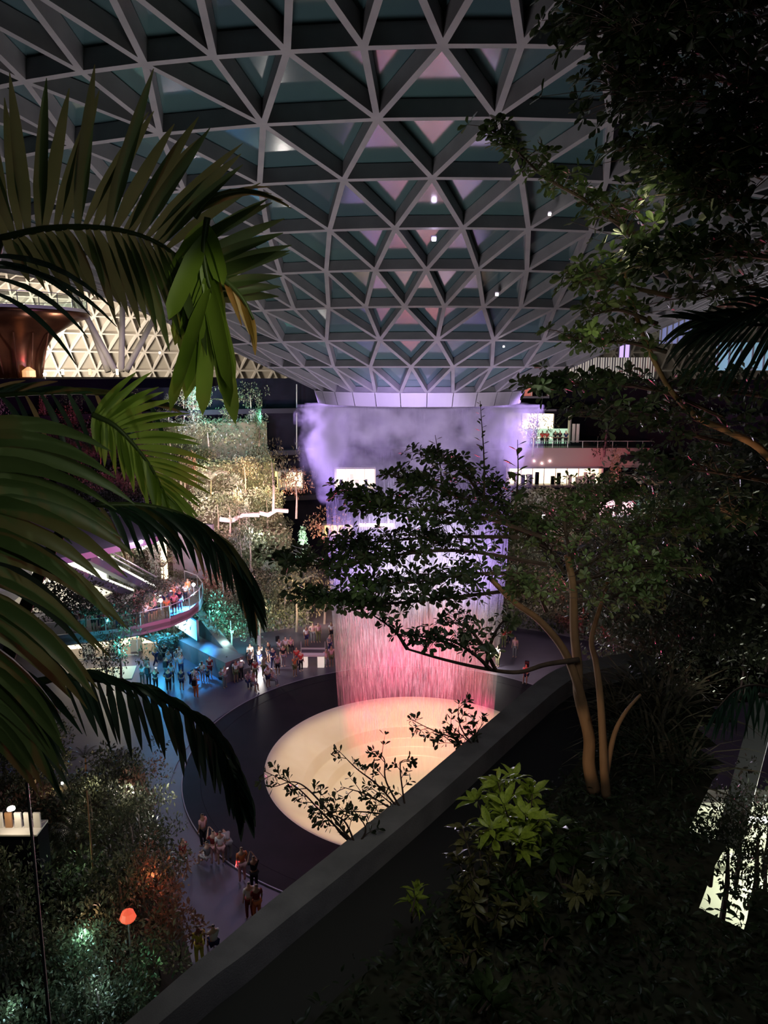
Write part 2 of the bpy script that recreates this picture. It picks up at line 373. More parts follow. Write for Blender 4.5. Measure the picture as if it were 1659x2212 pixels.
pm = MB(); pm.lathe([(0.01, -3.0), (.45, -2.2), (.75, -.8), (1.15, .9), (1.0, 2.0), (0.01, 2.5)], 14, (0, 0, 0))
me = bpy.data.meshes.new('mist'); me.from_pydata(pm.v, [], pm.f); me.update()
mm_ = bpy.data.materials.new('mist_puff'); mm_.use_nodes = True; _N, _L = mm_.node_tree.nodes, mm_.node_tree.links; _N.remove(_N['Principled BSDF'])
_v = _N.new('ShaderNodeVolumeScatter'); _v.inputs['Color'].default_value = (.95, .93, 1, 1); _c = _N.new('ShaderNodeTexCoord'); _z = _N.new('ShaderNodeTexNoise'); _z.inputs['Scale'].default_value = 1.1; _z.inputs['Detail'].default_value = 3
_L.new(_c.outputs['Object'], _z.inputs['Vector']); _q = _N.new('ShaderNodeVectorMath'); _q.operation = 'MULTIPLY'; _q.inputs[1].default_value = (1, 1, .42); _L.new(_c.outputs['Object'], _q.inputs[0])
_l2 = _N.new('ShaderNodeVectorMath'); _l2.operation = 'LENGTH'; _L.new(_q.outputs[0], _l2.inputs[0]); _a = _N.new('ShaderNodeMath'); _a.operation = 'MULTIPLY_ADD'; _a.inputs[1].default_value = 1.6; _a.inputs[2].default_value = -.8; _L.new(_z.outputs[0], _a.inputs[0])
_b = _N.new('ShaderNodeMath'); _L.new(_l2.outputs['Value'], _b.inputs[0]); _L.new(_a.outputs[0], _b.inputs[1]); _r = _N.new('ShaderNodeMapRange'); _r.inputs[1].default_value = 1.0; _r.inputs[2].default_value = .2; _r.inputs[4].default_value = 1.6; _L.new(_b.outputs[0], _r.inputs[0])
_L.new(_r.outputs[0], _v.inputs['Density']); _L.new(_v.outputs[0], _N['Material Output'].inputs['Volume'])
for (x, y, z, s) in ((-4.9, -.6, 17.6, 1.0), (-4.2, -2.8, 18.6, .7), (5.0, -.4, 18.4, .85)):
    o = obj('mist', me, mm_, fall, (x, y, z)); o.scale = (s, s, s); tag(o, kind='stuff')

# ================================================================== architecture around the plaza
def LT(kind, loc, e, c, target=None, size=.2, spot=60, blend=.8): return light(kind, 'garden_light', loc, e, c, target, size, spot, blend)
M_conc = mat('concrete', (.20, .19, .20), .75, .3, col2=(.15, .145, .155), scale=1.2, bump=.15, bscale=40)
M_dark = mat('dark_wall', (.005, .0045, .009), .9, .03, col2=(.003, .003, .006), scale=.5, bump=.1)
M_fascia = mat('fascia_metal', (.12, .11, .15), .45, .5)
M_ledge = mat('ledge_dark', (.008, .007, .012), .8, .08)
M_white = mat('white_paint', (.62, .60, .58), .5, .4)
M_rail = mat('rail_steel', (.55, .55, .58), .3, .5, metal=.6)
M_glass = bpy.data.materials.new('balustrade_glass'); M_glass.use_nodes = True
_n, _l = M_glass.node_tree.nodes, M_glass.node_tree.links; _n.remove(_n['Principled BSDF'])
_t = _n.new('ShaderNodeBsdfTransparent'); _t.inputs[0].default_value = (.86, .93, .92, 1); _g = _n.new('ShaderNodeBsdfGlossy'); _g.inputs['Roughness'].default_value = .08
_x = _n.new('ShaderNodeMixShader'); _x.inputs[0].default_value = .12; _l.new(_t.outputs[0], _x.inputs[1]); _l.new(_g.outputs[0], _x.inputs[2]); _l.new(_x.outputs[0], _n['Material Output'].inputs[0])
M_lit = mat('lit_interior', (.8, .7, .5), .6, emit=(1, .80, .50), estr=2.6)
M_litw = mat('lit_white', (.8, .8, .8), .6, emit=(1, .95, .85), estr=2.6)
M_amber = mat('lit_amber', (.8, .6, .3), .6, emit=(1, .62, .25), estr=1.7)
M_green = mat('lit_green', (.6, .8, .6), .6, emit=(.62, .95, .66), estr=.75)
M_soil = mat('soil_moss', (.030, .034, .020), .9, .2, col2=(.05, .045, .03), scale=2, bump=.6, bscale=8)
M_pinkrock = mat('pale_path', (.42, .38, .38), .8, .2, col2=(.34, .30, .30), scale=2)
M_lamp = mat('lamp_glow', (1, 1, 1), .5, emit=(1, .93, .86), estr=26)
M_lampl = mat('lamp_lilac', (1, 1, 1), .5, emit=(.82, .66, 1), estr=30)

def poly_arc(c, r, a0, a1, n): return [(c[0] + r * math.sin(a0 + (a1 - a0) * i / n), c[1] - r * math.cos(a0 + (a1 - a0) * i / n)) for i in range(n + 1)]
def rail(parent, pts, z, h=1.05, step=1, glass=True):
    """posts, a hand rail and glass panels along pts, all parts of parent"""
    MB().tube([(x, y, z + h) for x, y in pts], .035, 5).build('handrail', M_rail, parent)
    for i in range(0, len(pts), step):
        x, y = pts[i]; MB().box((x, y, z + h / 2), (.05, .05, h)).build('rail_post', M_rail, parent)
    if glass:
        for i in range(0, len(pts) - step, step):
            (x0, y0), (x1, y1) = pts[i], pts[i + step]
            a = Vector((x0, y0, z + .1)); b = Vector((x1, y1, z + .1)); d = (b - a).normalized(); n = Vector((d.y, -d.x, 0)) * .01
            u = Vector((0, 0, h - .18)); a += d * .04; b -= d * .04
            g = MB(); g.add([a - n, b - n, b + n, a + n, a - n + u, b - n + u, b + n + u, a + n + u], [(0, 3, 2, 1), (4, 5, 6, 7), (0, 1, 5, 4), (1, 2, 6, 5), (2, 3, 7, 6), (3, 0, 4, 7)])
            g.build('glass_panel', M_glass, parent)

# curved back wall with ledges, dark
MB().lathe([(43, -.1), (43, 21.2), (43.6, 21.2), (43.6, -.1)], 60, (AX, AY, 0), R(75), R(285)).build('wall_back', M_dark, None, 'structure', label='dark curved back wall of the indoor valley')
for i, (z, r0, t0, t1) in enumerate(((8.2, 41.6, 96, 262), (13.2, 41.2, 92, 200), (17.6, 41.6, 96, 262))):
    MB().lathe([(r0, 0), (r0, .5), (43.0, .5), (43.0, 0), (r0, 0)], 50, (AX, AY, z), R(t0), R(t1)).build('trim_%d' % (i + 1), M_ledge, None, 'structure', label='narrow dark floor ledge along the back wall')
# terraced planting on both sides of the fall
def terraces(name, label, t0, t1, prof):
    t = thing(name, (AX, AY, 0), label, 'planter')
    for (r0, z0, z1, r1) in prof:
        MB().lathe([(r0, z0), (r0, z1), (r0 + .35, z1), (r0 + .35, z1 - .12), (r1, z1 - .05)], 26, (AX, AY, 0), R(t0), R(t1)).build('terrace_wall', M_conc if z0 < 1 else M_soil, t)
        MB().lathe([(r0 + .36, z1 - .1), (r0 + 1.2, z1 + .08), (r1 + .1, z1 + .0)], 26, (AX, AY, 0), R(t0), R(t1)).build('soil_bed', M_soil, t)
    return t
PROF = [(24.5, 0, 1.5, 27.5), (27.5, 1.4, 4.2, 30.5), (30.5, 4.1, 7.2, 34), (34, 7.1, 10.2, 37.5), (37.5, 10.1, 13, 41), (41, 12.9, 16.8, 42.9)]
terraces('terraced_garden', 'stepped planted slope left of the falling water', 200, 232, PROF)
terraces('terraced_garden', 'stepped planted slope right of the falling water', 104, 164, PROF[:4])
terraces('terraced_garden', 'upper planted slope behind the round balcony', 233, 262, [(37.5, 0, 13, 40.8), (40.8, 12.9, 16.2, 42.9)])
def pale_path(px0, py0, px1, py1, Y0, Y1, wd, label):
    a, b = atY(px0, py0, Y0), atY(px1, py1, Y1); t = thing('garden_path', ((a + b) / 2), label, 'path')
    m = MB(); m.tube([a, a.lerp(b, .3) + Vector((0, 0, -.25)), a.lerp(b, .6) + Vector((0, 0, .15)), b], [wd, wd * 1.1, wd * .9, wd], 8); m.build('kerb', M_pinkrock, t)
pale_path(475, 1122, 560, 1112, 66.5, 66.5, .22, 'pale kerb glowing pink on the left garden slope')
pale_path(560, 1108, 622, 1104, 66.5, 67.5, .2, 'short pale pink kerb below the thin stemmed tree')

# --- round balcony
ZB = 4.5
edge = [(-40, 43.5), (-30, 44.6), (-24, 46.0), (-20.9, 47.0), (-18.8, 47.7), (-16.8, 48.8), (-15.2, 50.3), (-14.3, 52.2), (-14.05, 54.2), (-14.3, 56.2), (-15.2, 58.2), (-16.6, 59.6)]
balc = thing('balcony', (-22, 50, ZB), 'round cantilevered balcony crowded with people above the blue lit floor', 'balcony')
MB().prism(edge + [(-18, 66), (-40, 66)], ZB - .3, ZB).build('deck', M_conc, balc)
e = MB()
for i in range(len(edge) - 1):
    (x0, y0), (x1, y1) = edge[i], edge[i + 1]
    def off(x, y, k): 
        v = Vector((x + 22, y - 56, 0)).normalized() * k; return (x - v.x, y - v.y)
    (u0, w0), (u1, w1) = off(x0, y0, 1.4), off(x1, y1, 1.4)
    e.quad((x0, y0, ZB + .25), (x1, y1, ZB + .25), (x1, y1, ZB - .45), (x0, y0, ZB - .45))
    e.quad((x0, y0, ZB - .45), (x1, y1, ZB - .45), (u1, w1, ZB - 1.0), (u0, w0, ZB - 1.0))
    e.quad((x0, y0, ZB + .25), (x0 * 1.0 - .0 + (u0 - x0) * .1, y0 + (w0 - y0) * .1, ZB + .25), (x1 + (u1 - x1) * .1, y1 + (w1 - y1) * .1, ZB + .25), (x1, y1, ZB + .25))
e.build('curved_fascia', M_fascia, balc, None, True)
rail(balc, [(x, y) for x, y in edge[2:]], ZB + .2, .95)
MB().prism([off(x, y, 1.4) for x, y in edge] + [(-18, 64), (-40, 64)], ZB - 1.02, ZB - .9).build('soffit', M_fascia, balc)

# --- hall behind the balcony with two escalators
hall = thing('escalator_hall', (-22, 60, ZB), 'brightly lit hall with two escalators behind the round balcony', 'building')
roofp = [tuple(atZ(*p, 9.5))[:2] for p in ((60, 1225), (150, 1210), (335, 1168), (362, 1150), (372, 1120), (60, 1105))]
MB().prism(roofp, 9.3, 9.75).build('roof_slab', mat('roof_slab_lilac_lit', (.34, .30, .40), .6), hall)  # lilac of the light on the roof is put into its colour
MB().box((-24.0, 56.6, 4.54), (9.4, 8.6, .05), R(8)).build('hall_floor', mat('hall_floor_tile', (.66, .62, .52), .4), hall)
MB().box((-24.5, 60.2, 6.9), (9.5, .2, 4.8), R(8)).build('back_wall', mat('hall_wall_glow', (.75, .72, .62), .6, emit=(1, .93, .76), estr=1.3), hall)  # interior light put into the wall as cream emission
for i, x in enumerate((-28, -26.4, -24.8, -23.2, -21.6)):
    MB().box((x, 59.9 + .14 * (x + 24.5), 6.9), (.12, .14, 4.7), R(8)).build('mullion', M_white, hall)
MB().box((-24.5, 59.4, 9.1), (9.0, .5, .14), R(8)).build('light_strip', M_litw, hall)
MB().box((-17.0, 61.8, 6.9), (5.4, .3, 4.8), R(-16)).build('side_wall', M_conc, hall)
MB().box((-19.0, 61.4, 6.4), (.9, .3, 3.8), R(-16)).build('shop_door', M_lit, hall)
def escalator(a, b, wd, label):
    a, b = Vector(a), Vector(b); t = thing('escalator', b, label, 'escalator', None); d = (b - a); s = Vector((d.y, -d.x, 0)).normalized()
    MB().beam(a - Vector((0, 0, .7)), b - Vector((0, 0, .7)), (0, 0, 1), wd + .3, .5).build('truss', M_fascia, t)
    n = 22
    for i in range(n):
        p = a.lerp(b, (i + .5) / n); MB().box(p + Vector((0, 0, -.1)), (wd, d.length / n * .9, .16), math.atan2(-d.x, d.y)).build('step', mat('step_metal', (.16, .19, .15), .5), t)
    for k in (-1, 1):
        o = s * (wd / 2 + .08) * k; u = Vector((0, 0, .9))
        m = MB(); m.quad(a + o, b + o, b + o + u, a + o + u); m.build('side_glass', M_glass, t)
        MB().tube([a + o + u, b + o + u], .06, 6).build('handrail', M_rail, t)
        MB().tube([a + o + Vector((0, 0, .05)), b + o + Vector((0, 0, .05))], .07, 5).build('light_strip', M_litw, t)
escalator((-24.2, 51.6, 8.9), (-20.6, 57.4, 4.7), 1.1, 'left escalator with glowing white edges and green grey steps')
escalator((-22.0, 52.6, 9.1), (-19.0, 58.2, 4.7), 1.1, 'right escalator with glowing white edges beside the lit hall')
LT('POINT', (-22.5, 56.5, 8.6), 1100, (1, .95, .8), size=.4); LT('POINT', (-17.5, 58.5, 8.2), 350, (1, .8, .85), size=.4)

# --- store under the balcony, blue screen and ramp wall
store = thing('storefront', (-22, 55, 0), 'bright glazed storefront under the round balcony', 'shop')
MB().box((-22.4, 57.2, 1.7), (8, .2, 3.4), R(14)).build('back_wall', M_lit, store)
for i in range(6): MB().box((-25.6 + i * 1.25, 53.6 + i * .3, 1.6), (.09, .09, 3.2), R(14)).build('mullion', M_white, store)
for z in (.1, 2.4, 3.2): MB().box((-22.5, 54.35, z), (6.6, .07, .09), R(13.5)).build('transom', M_white, store)
MB().box((-20.6, 51.4, .03), (4.2, 2.4, .05), R(10)).build('lit_floor_patch', mat('cream_floor', (.7, .6, .36), .5), store)  # store light on the floor is put into this cream slab
for i, (x, y) in enumerate(((-21.4, 55.9), (-19.8, 56.2), (-23.4, 55.6))):
    MB().box((x, y, .5), (.9, .5, 1.0), R(14)).build('counter', M_white, store)
LT('POINT', (-20.5, 52.6, 2.9), 220, (1, .9, .6), size=.3)
ramp = thing('ramp_wall', (-14.5, 53.4, 0), 'pale concrete ramp wall beside the blue lit floor', 'wall')
MB().add([(-11.3, 49.8, 0), (-17.9, 57.2, 0), (-17.0, 58.2, 0), (-10.4, 50.8, 0), (-11.3, 49.8, 1.55), (-17.9, 57.2, 1.15), (-16.6, 58.6, 1.2), (-10.2, 51.0, 1.6)],
         [(0, 1, 5, 4), (1, 2, 6, 5), (2, 3, 7, 6), (3, 0, 4, 7), (4, 5, 6, 7)]).build('wall_body', M_conc, ramp)
MB().add([(-10.4, 50.8, 0), (-16.8, 58.4, 0), (-16.2, 58.9, 0), (-9.8, 51.3, 0), (-10.4, 50.8, .6), (-16.8, 58.4, 4.0), (-16.2, 58.9, 4.0), (-9.8, 51.3, .6)],
         [(0, 1, 5, 4), (1, 2, 6, 5), (2, 3, 7, 6), (3, 0, 4, 7), (4, 5, 6, 7)]).build('rear_wall', M_conc, ramp)
m_scr = bpy.data.materials.new('blue_screen'); m_scr.use_nodes = True
_n, _l = m_scr.node_tree.nodes, m_scr.node_tree.links; _b = _n['Principled BSDF']; _c = _n.new('ShaderNodeTexCoord'); _s = _n.new('ShaderNodeSeparateXYZ'); _l.new(_c.outputs['Generated'], _s.inputs[0])
_r = _n.new('ShaderNodeValToRGB'); _r.color_ramp.elements[0].color = (.85, 1, .98, 1); _r.color_ramp.elements[1].color = (.0, .42, .85, 1); _r.color_ramp.elements[0].position = .35
_l.new(_s.outputs[0], _r.inputs[0]); _l.new(_r.outputs[0], _b.inputs['Emission Color']); _b.inputs['Emission Strength'].default_value = 2.6
scr = thing('display_screen', (-16, 56, 1.4), 'large glowing cyan and white display on the wall under the balcony', 'screen')
sa, sb_ = Vector((-14.25, 54.0, 1.55)), Vector((-18.1, 58.9, 1.55))
MB().beam(sb_, sa, (0, 0, 1), .18, 1.75).build('frame', mat('screen_frame', (.04, .09, .12), .4), scr)
_o = Vector((-.79, -.62, 0)) * .11
MB().add([sa + _o + Vector((0, 0, .12)), sb_ + _o + Vector((0, 0, .12)), sb_ + _o + Vector((0, 0, 1.63)), sa + _o + Vector((0, 0, 1.63))], [(0, 1, 2, 3)]).build('lit_panel', m_scr, scr)
for k in (.62, .69): MB().box(sa.lerp(sb_, k) + _o * 1.2 + Vector((0, 0, .95)), (.2, .2, .62)).build('dark_figure_print', M_dark, scr)
light('AREA', 'screen_fill', (-17.2, 54.6, 3.2), 700, (.05, .50, 1), (-16.6, 50.5, 0), 2.2)  # added panel that carries the screen's blue onto the floor
light('SPOT', 'blue_fill', (-14.4, 53.0, 6.0), 18000, (.04, .36, 1), (-15.6, 51.6, 0), .2, 75, .6)  # added spots that deepen the blue on floor and fascia
light('SPOT', 'blue_fill', (-17.5, 47.0, .4), 500, (.05, .6, 1), (-14.4, 52.8, 4), .2, 60, .8)

# --- small lit shops high in the back wall
def shop(px0, py0, px1, py1, Y, m, label, frames=3, depth=1.2, figs=0):
    a, b = atY(px0, py1, Y), atY(px1, py0, Y); w_, h = b.x - a.x, b.z - a.z; c = Vector(((a.x + b.x) / 2, Y, a.z))
    t = thing('lit_shop', c, label, 'shop')
    MB().box((c.x, Y + depth, c.z + h / 2), (w_ + .2, .1, h)).build('lit_back_wall', m, t)
    MB().box((c.x, Y + depth / 2, c.z - .1), (w_ + .3, depth + .3, .2)).build('floor_slab', M_fascia, t)
    MB().box((c.x, Y + depth / 2, c.z + h + .1), (w_ + .3, depth + .3, .2)).build('canopy', M_fascia, t)
    for s in (-1, 1): MB().box((c.x + s * (w_ / 2 + .08), Y + depth / 2, c.z + h / 2), (.16, depth, h)).build('side_wall', M_white, t)
    for i in range(1, frames): MB().box((a.x + w_ * i / frames, Y, c.z + h / 2), (.08, .08, h)).build('mullion', M_white, t)
    r_ = random.Random(int(px0))
    for i in range(figs):
        x = a.x + w_ * r_.uniform(.05, .95); hh = h * r_.uniform(.4, .75)
        MB().box((x, Y + depth * .6, c.z + hh / 2), (.35, .3, hh)).build('display_rack', M_dark if i % 2 else M_white, t)
    return t
shop(545, 1018, 600, 1056, 78, M_amber, 'amber lit shop window among the trees left of the water', 3, figs=2)
shop(603, 1020, 650, 1054, 79, M_lit, 'yellow lit room just left of the dark gap', 2, figs=1)
shop(726, 1013, 808, 1056, 78.6, M_lit, 'bright shop room seen behind the left side of the water', 4, figs=5)
shop(700, 1134, 760, 1160, 80.0, M_amber, 'low amber lit shop behind the left foot of the water', 4, figs=3)
shop(775, 1130, 850, 1142, 80.0, M_lit, 'thin lit ceiling strip behind the falling water', 5)
shop(1100, 1012, 1300, 1048, 74.0, M_lit, 'long yellow shop window right of the falling water', 8, figs=14)
shop(1090, 888, 1232, 958, 77.5, M_lit, 'tall bright hall above the right balcony', 4, 1.4)
shop(1255, 885, 1335, 962, 78.0, mat('lit_white_hall', (.8, .8, .8), .6, emit=(1, .97, .88), estr=4), 'white lit hall behind the dark conifer on the right', 3)
shop(1300, 1085, 1365, 1112, 64.0, mat('lit_rose', (.8, .5, .55), .6, emit=(1, .45, .55), estr=1.2), 'rose lit low shop on the right garden slope', 5, figs=4)
shop(1112, 806, 1185, 856, 78.5, mat('wall_red_glow', (.5, .2, .18), .6, emit=(1, .28, .22), estr=.42), 'wall patch with a painted dim red glow beside the foot of the roof', 2, 1.2)  # red lit wall, not a shop; its light is put in as emission
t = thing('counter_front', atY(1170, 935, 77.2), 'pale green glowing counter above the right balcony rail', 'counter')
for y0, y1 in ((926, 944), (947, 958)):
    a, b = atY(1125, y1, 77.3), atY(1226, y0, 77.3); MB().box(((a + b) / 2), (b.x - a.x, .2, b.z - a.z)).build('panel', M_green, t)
rb = thing('side_balcony', atY(1200, 966, 74), 'right balcony with dark red fascia and people leaning on its rail', 'balcony')
a, b = atY(1095, 1010, 74), atY(1420, 968, 74)
MB().box(((a.x + b.x) / 2, 75.0, (a.z + b.z) / 2 + .02), (b.x - a.x, 2.2, b.z - a.z)).build('fascia', mat('red_fascia', (.24, .15, .16), .55), rb)
rail(rb, [(a.x + i * (b.x - a.x) / 10, 74.0) for i in range(11)], b.z, .7)
for x in (1238, 1247): 
    p = atY(x, 956, 75.5); MB().tube([p, p + Vector((0, 0, 1.9))], .17, 8).build('round_column', M_white, rb)
for i in range(3):
    p = atY(1154 + i * 17, 996 + (i % 2) * 5, 73.8); MB().box(p, (.12, .1, .12)).build('marker_light', M_lamp, rb)
light('SPOT', 'balcony_light', (4, 70, 6), 500, (1, .3, .25), (14.5, 74, 13), .2, 30, .8)

# --- high deck on the left with the copper bowl kiosk and the branching columns
deck = thing('upper_deck', (-32, 66, 21), 'high dark deck far left carrying the copper kiosk', 'deck')
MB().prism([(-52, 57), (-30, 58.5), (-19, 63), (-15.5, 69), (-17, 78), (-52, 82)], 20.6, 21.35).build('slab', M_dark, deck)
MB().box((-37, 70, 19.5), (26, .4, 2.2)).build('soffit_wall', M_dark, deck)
for i in range(8): MB().box((-39 + i * 2.3, 64 + .1 * i, 21.9), (.18, .2, .5)).build('planter_light', M_lit if i % 3 else M_amber, deck)
kx, ky = -30.6, 63.0
kiosk = thing('kiosk', (kx, ky, 21.4), 'copper funnel shaped kiosk with a glass ringed top deck at far left', 'kiosk')
M_cop = mat('copper', (.16, .06, .035), .28, .5, metal=.8, col2=(.10, .04, .025), scale=.8)
MB().lathe([(1.9, 21.4), (1.9, 22.3), (2.2, 23.6), (3.0, 24.9), (4.6, 25.9), (5.8, 26.4), (5.95, 26.75), (0, 26.75)], 40, (kx, ky, 0)).build('funnel_body', M_cop, kiosk, None, True)
MB().lathe([(5.95, 26.7), (5.95, 26.95), (5.7, 26.95)], 40, (kx, ky, 0)).build('deck_edge', M_white, kiosk)
rail(kiosk, [(kx + 5.8 * math.sin(R(a)), ky - 5.8 * math.cos(R(a))) for a in range(-90, 271, 15)], 26.9, 1.05)
for k in range(7):
    a = R(-75 + 25 * k); MB().tube([(kx + 2.3 * math.sin(a), ky - 2.3 * math.cos(a), 21.4), (kx + 3.3 * math.sin(a), ky - 3.3 * math.cos(a), 25.0)], .07, 5).build('copper_rib', M_cop, kiosk)
MB().lathe([(.5, 21.5), (.5, 22.0), (.1, 22.3)], 12, (kx + 2, ky - 2.3, 0)).build('lamp_shade', mat('amber_dim', (.7, .5, .3), .6, emit=(1, .5, .2), estr=.8), kiosk)
LT('POINT', (kx - .5, ky - 4.5, 22.6), 22, (1, .6, .28), size=.5); LT('POINT', (kx, ky, 28.6), 500, (1, .9, .75), size=.5)
M_col = mat('column_paint', (.46, .43, .41), .5)
col = thing('branching_column', atY(250, 803, 66), 'pale steel column splitting into three slanted arms under the shell', 'column')
for (x0, y0, x1, y1, r) in ((250, 803, 136, 590, .28), (262, 803, 266, 596, .27), (272, 803, 350, 655, .27), (234, 803, 182, 668, .27)):
    MB().tube([atY(x0, y0, 66), atY(x1, y1, 67)], [r, r * .8], 10).build('arm', M_col, col, None, True)
LT('POINT', atY(200, 790, 62), 500, (1, .85, .65), size=.5)
LT('SPOT', (-33, 57, 24), 900, (1, .9, .8), (-28, 66, 26), spot=70)

# --- thin stems, drips and lamps in the dark gap and gardens
def pole(px, py0, py1, Y, r, label, m=None):
    a, b = atY(px, py1, Y), atY(px, py0, Y); t = thing('thin_pole', a, label, 'pole')
    MB().tube([a, b], r, 5).build('shaft', m or M_conc, t); MB().box(a, (.3, .3, .08)).build('base_plate', M_conc, t)
pole(641, 830, 985, 80, .06, 'tall thin pale pole standing in the dark gap')
pole(602, 850, 960, 81, .03, 'faint thin pole left of the tall pale pole')
def lamp(px, py, Y, r, label, e=60, c=(1, .93, .86), m=None):
    p = atY(px, py, Y); t = thing('garden_lamp', p, label, 'lamp')
    mb = MB(); mb.lathe([(0, -r), (r * .7, -r * .7), (r, 0), (r * .7, r * .7), (0, r)], 10, p); mb.build('globe', m or M_lamp, t)
    MB().tube([p + Vector((0, 0, -r)), p + Vector((0, 0, -r * 5))], r * .25, 5).build('stem', M_rail, t)
    LT('POINT', p + Vector((0, -.6, .3)), e, c, size=.15)
lamp(1174, 1117, 66, .26, 'bright pinkish lamp glowing through the right garden', 260, (1, .7, .95), mat('lamp_pink', (1, 1, 1), .5, emit=(1, .66, .92), estr=22))
lamp(1062, 1412, 53, .17, 'white lamp just right of the foot of the water', 160)
lamp(563, 1424, 53, .16, 'white lamp beside the pale post among the crowd', 160)
lamp(491, 1387, 54, .11, 'small white lamp at the foot of the teal trees', 60, (.6, 1, .9))
lamp(418, 1263, 54.4, .14, 'bright phone lamp high at the tip of the round balcony', 90, (1, .8, .85))
lamp(347, 1297, 49.6, .14, 'bright lamp at the front rail of the round balcony', 80, (1, .85, .95))
lamp(305, 1170, 52.8, .14, 'white lamp on the lilac lit hall roof', 70, (.95, .8, 1), M_lampl)
lamp(134, 1692, 33.5, .07, 'small warm lamp in the dark lower garden', 45, (1, .7, .35))
lamp(97, 808, 60, .14, 'warm white lamp under the copper kiosk', 60)
lamp(345, 762, 66, .1, 'tiny white lamp between the slanted column arms', 20)

def spotlight_fixture(px, py, k, label, c=(.85, .75, 1), m=None):
    """a small show light hung from the roof lattice"""
    d = ray(px, py); best = None
    for s in np.linspace(5, 60, 1500):
        p = np.array([0, 0, CAMZ]) + d / d[1] * s; r = math.hypot(p[0] - AX, p[1] - AY)
        if r > 5.4 and p[2] >= np.interp(r, [q[0] for q in RINGS], [q[1] for q in RINGS]): best = p; break
    if best is None: return
    p = Vector(best) - Vector((0, 0, .12)); t = thing('roof_spotlight', p, label, 'spotlight')
    MB().box(p, (.16 * k, .16 * k, .12 * k)).build('housing', M_fascia, t)
    MB().box(p + Vector((0, -.09 * k, -.04)), (.11 * k, .05, .1 * k)).build('lens', m or M_lampl, t)
spotlight_fixture(937, 505, 1.0, 'bright lilac spotlight at a roof joint above the water')
spotlight_fixture(1187, 450, .6, 'small white spotlight hanging from the roof at right', m=M_lamp)
spotlight_fixture(1073, 626, .8, 'tiny white spotlight low on the roof lattice', m=M_lamp)
spotlight_fixture(1088, 740, .5, 'faintest white spotlight near the foot of the roof', m=M_lamp)

# bright slatted wall and lilac window high on the right
sl = thing('slatted_light_wall', atY(1265, 822, 76), 'pale wall of vertical lit slats high on the right', 'wall')
a, b = atY(1232, 824, 76), atY(1420, 772, 76)
MB().box((( a.x + b.x) / 2, 76.4, (a.z + b.z) / 2), (b.x - a.x, .2, b.z - a.z)).build('lit_back', mat('dim_wall_glow', (.5, .48, .44), .6, emit=(1, .93, .8), estr=.35), sl)  # lit look of the wall put into its backing as emission
for i in range(34): MB().box((a.x + (b.x - a.x) * (i + .5) / 34, 76.1, (a.z + b.z) / 2), (.1, .15, b.z - a.z)).build('slat', M_fascia if i % 3 else M_white, sl)
lw = thing('lilac_window', atY(1348, 770, 70), 'small lilac lit window beside the slatted wall', 'window')
a, b = atY(1335, 772, 70), atY(1362, 728, 70)
MB().box((a + b) / 2, (b.x - a.x, .1, b.z - a.z)).build('pane', mat('lilac_lit', (.5, .4, .7), .5, emit=(.60, .42, 1), estr=1.1), lw)
for k in (0, .5, 1): MB().box((a.x + (b.x - a.x) * k, 69.9, (a.z + b.z) / 2), (.12, .12, b.z - a.z)).build('frame_bar', M_fascia, lw)
bw = thing('blue_lit_room', atY(1600, 770, 50), 'pale blue lit glazed room behind the dark palm at far right', 'room')
a, b = atY(1545, 800, 50), atY(1700, 740, 50)
MB().box((a + b) / 2, (b.x - a.x, .2, b.z - a.z)).build('pane', mat('blue_lit', (.4, .6, .7), .5, emit=(.35, .65, .85), estr=.42), bw)
for i in range(7): MB().box((a.x + (b.x - a.x) * i / 6, 49.8, (a.z + b.z) / 2), (.1, .1, b.z - a.z)).build('mullion', M_white, bw)
bw2 = thing('blue_lit_room', atY(1480, 720, 52), 'faint violet blue glazing behind the upper fronds of the dark palm', 'room')
a, b = atY(1425, 742, 52), atY(1500, 690, 52)
MB().box((a + b) / 2, (b.x - a.x, .2, b.z - a.z)).build('pane', mat('violet_lit', (.4, .4, .7), .5, emit=(.42, .48, .95), estr=.3), bw2)
for i in range(7): MB().box((a.x + (b.x - a.x) * i / 6, 51.8, (a.z + b.z) / 2), (.08, .1, b.z - a.z)).build('mullion', M_white, bw2)

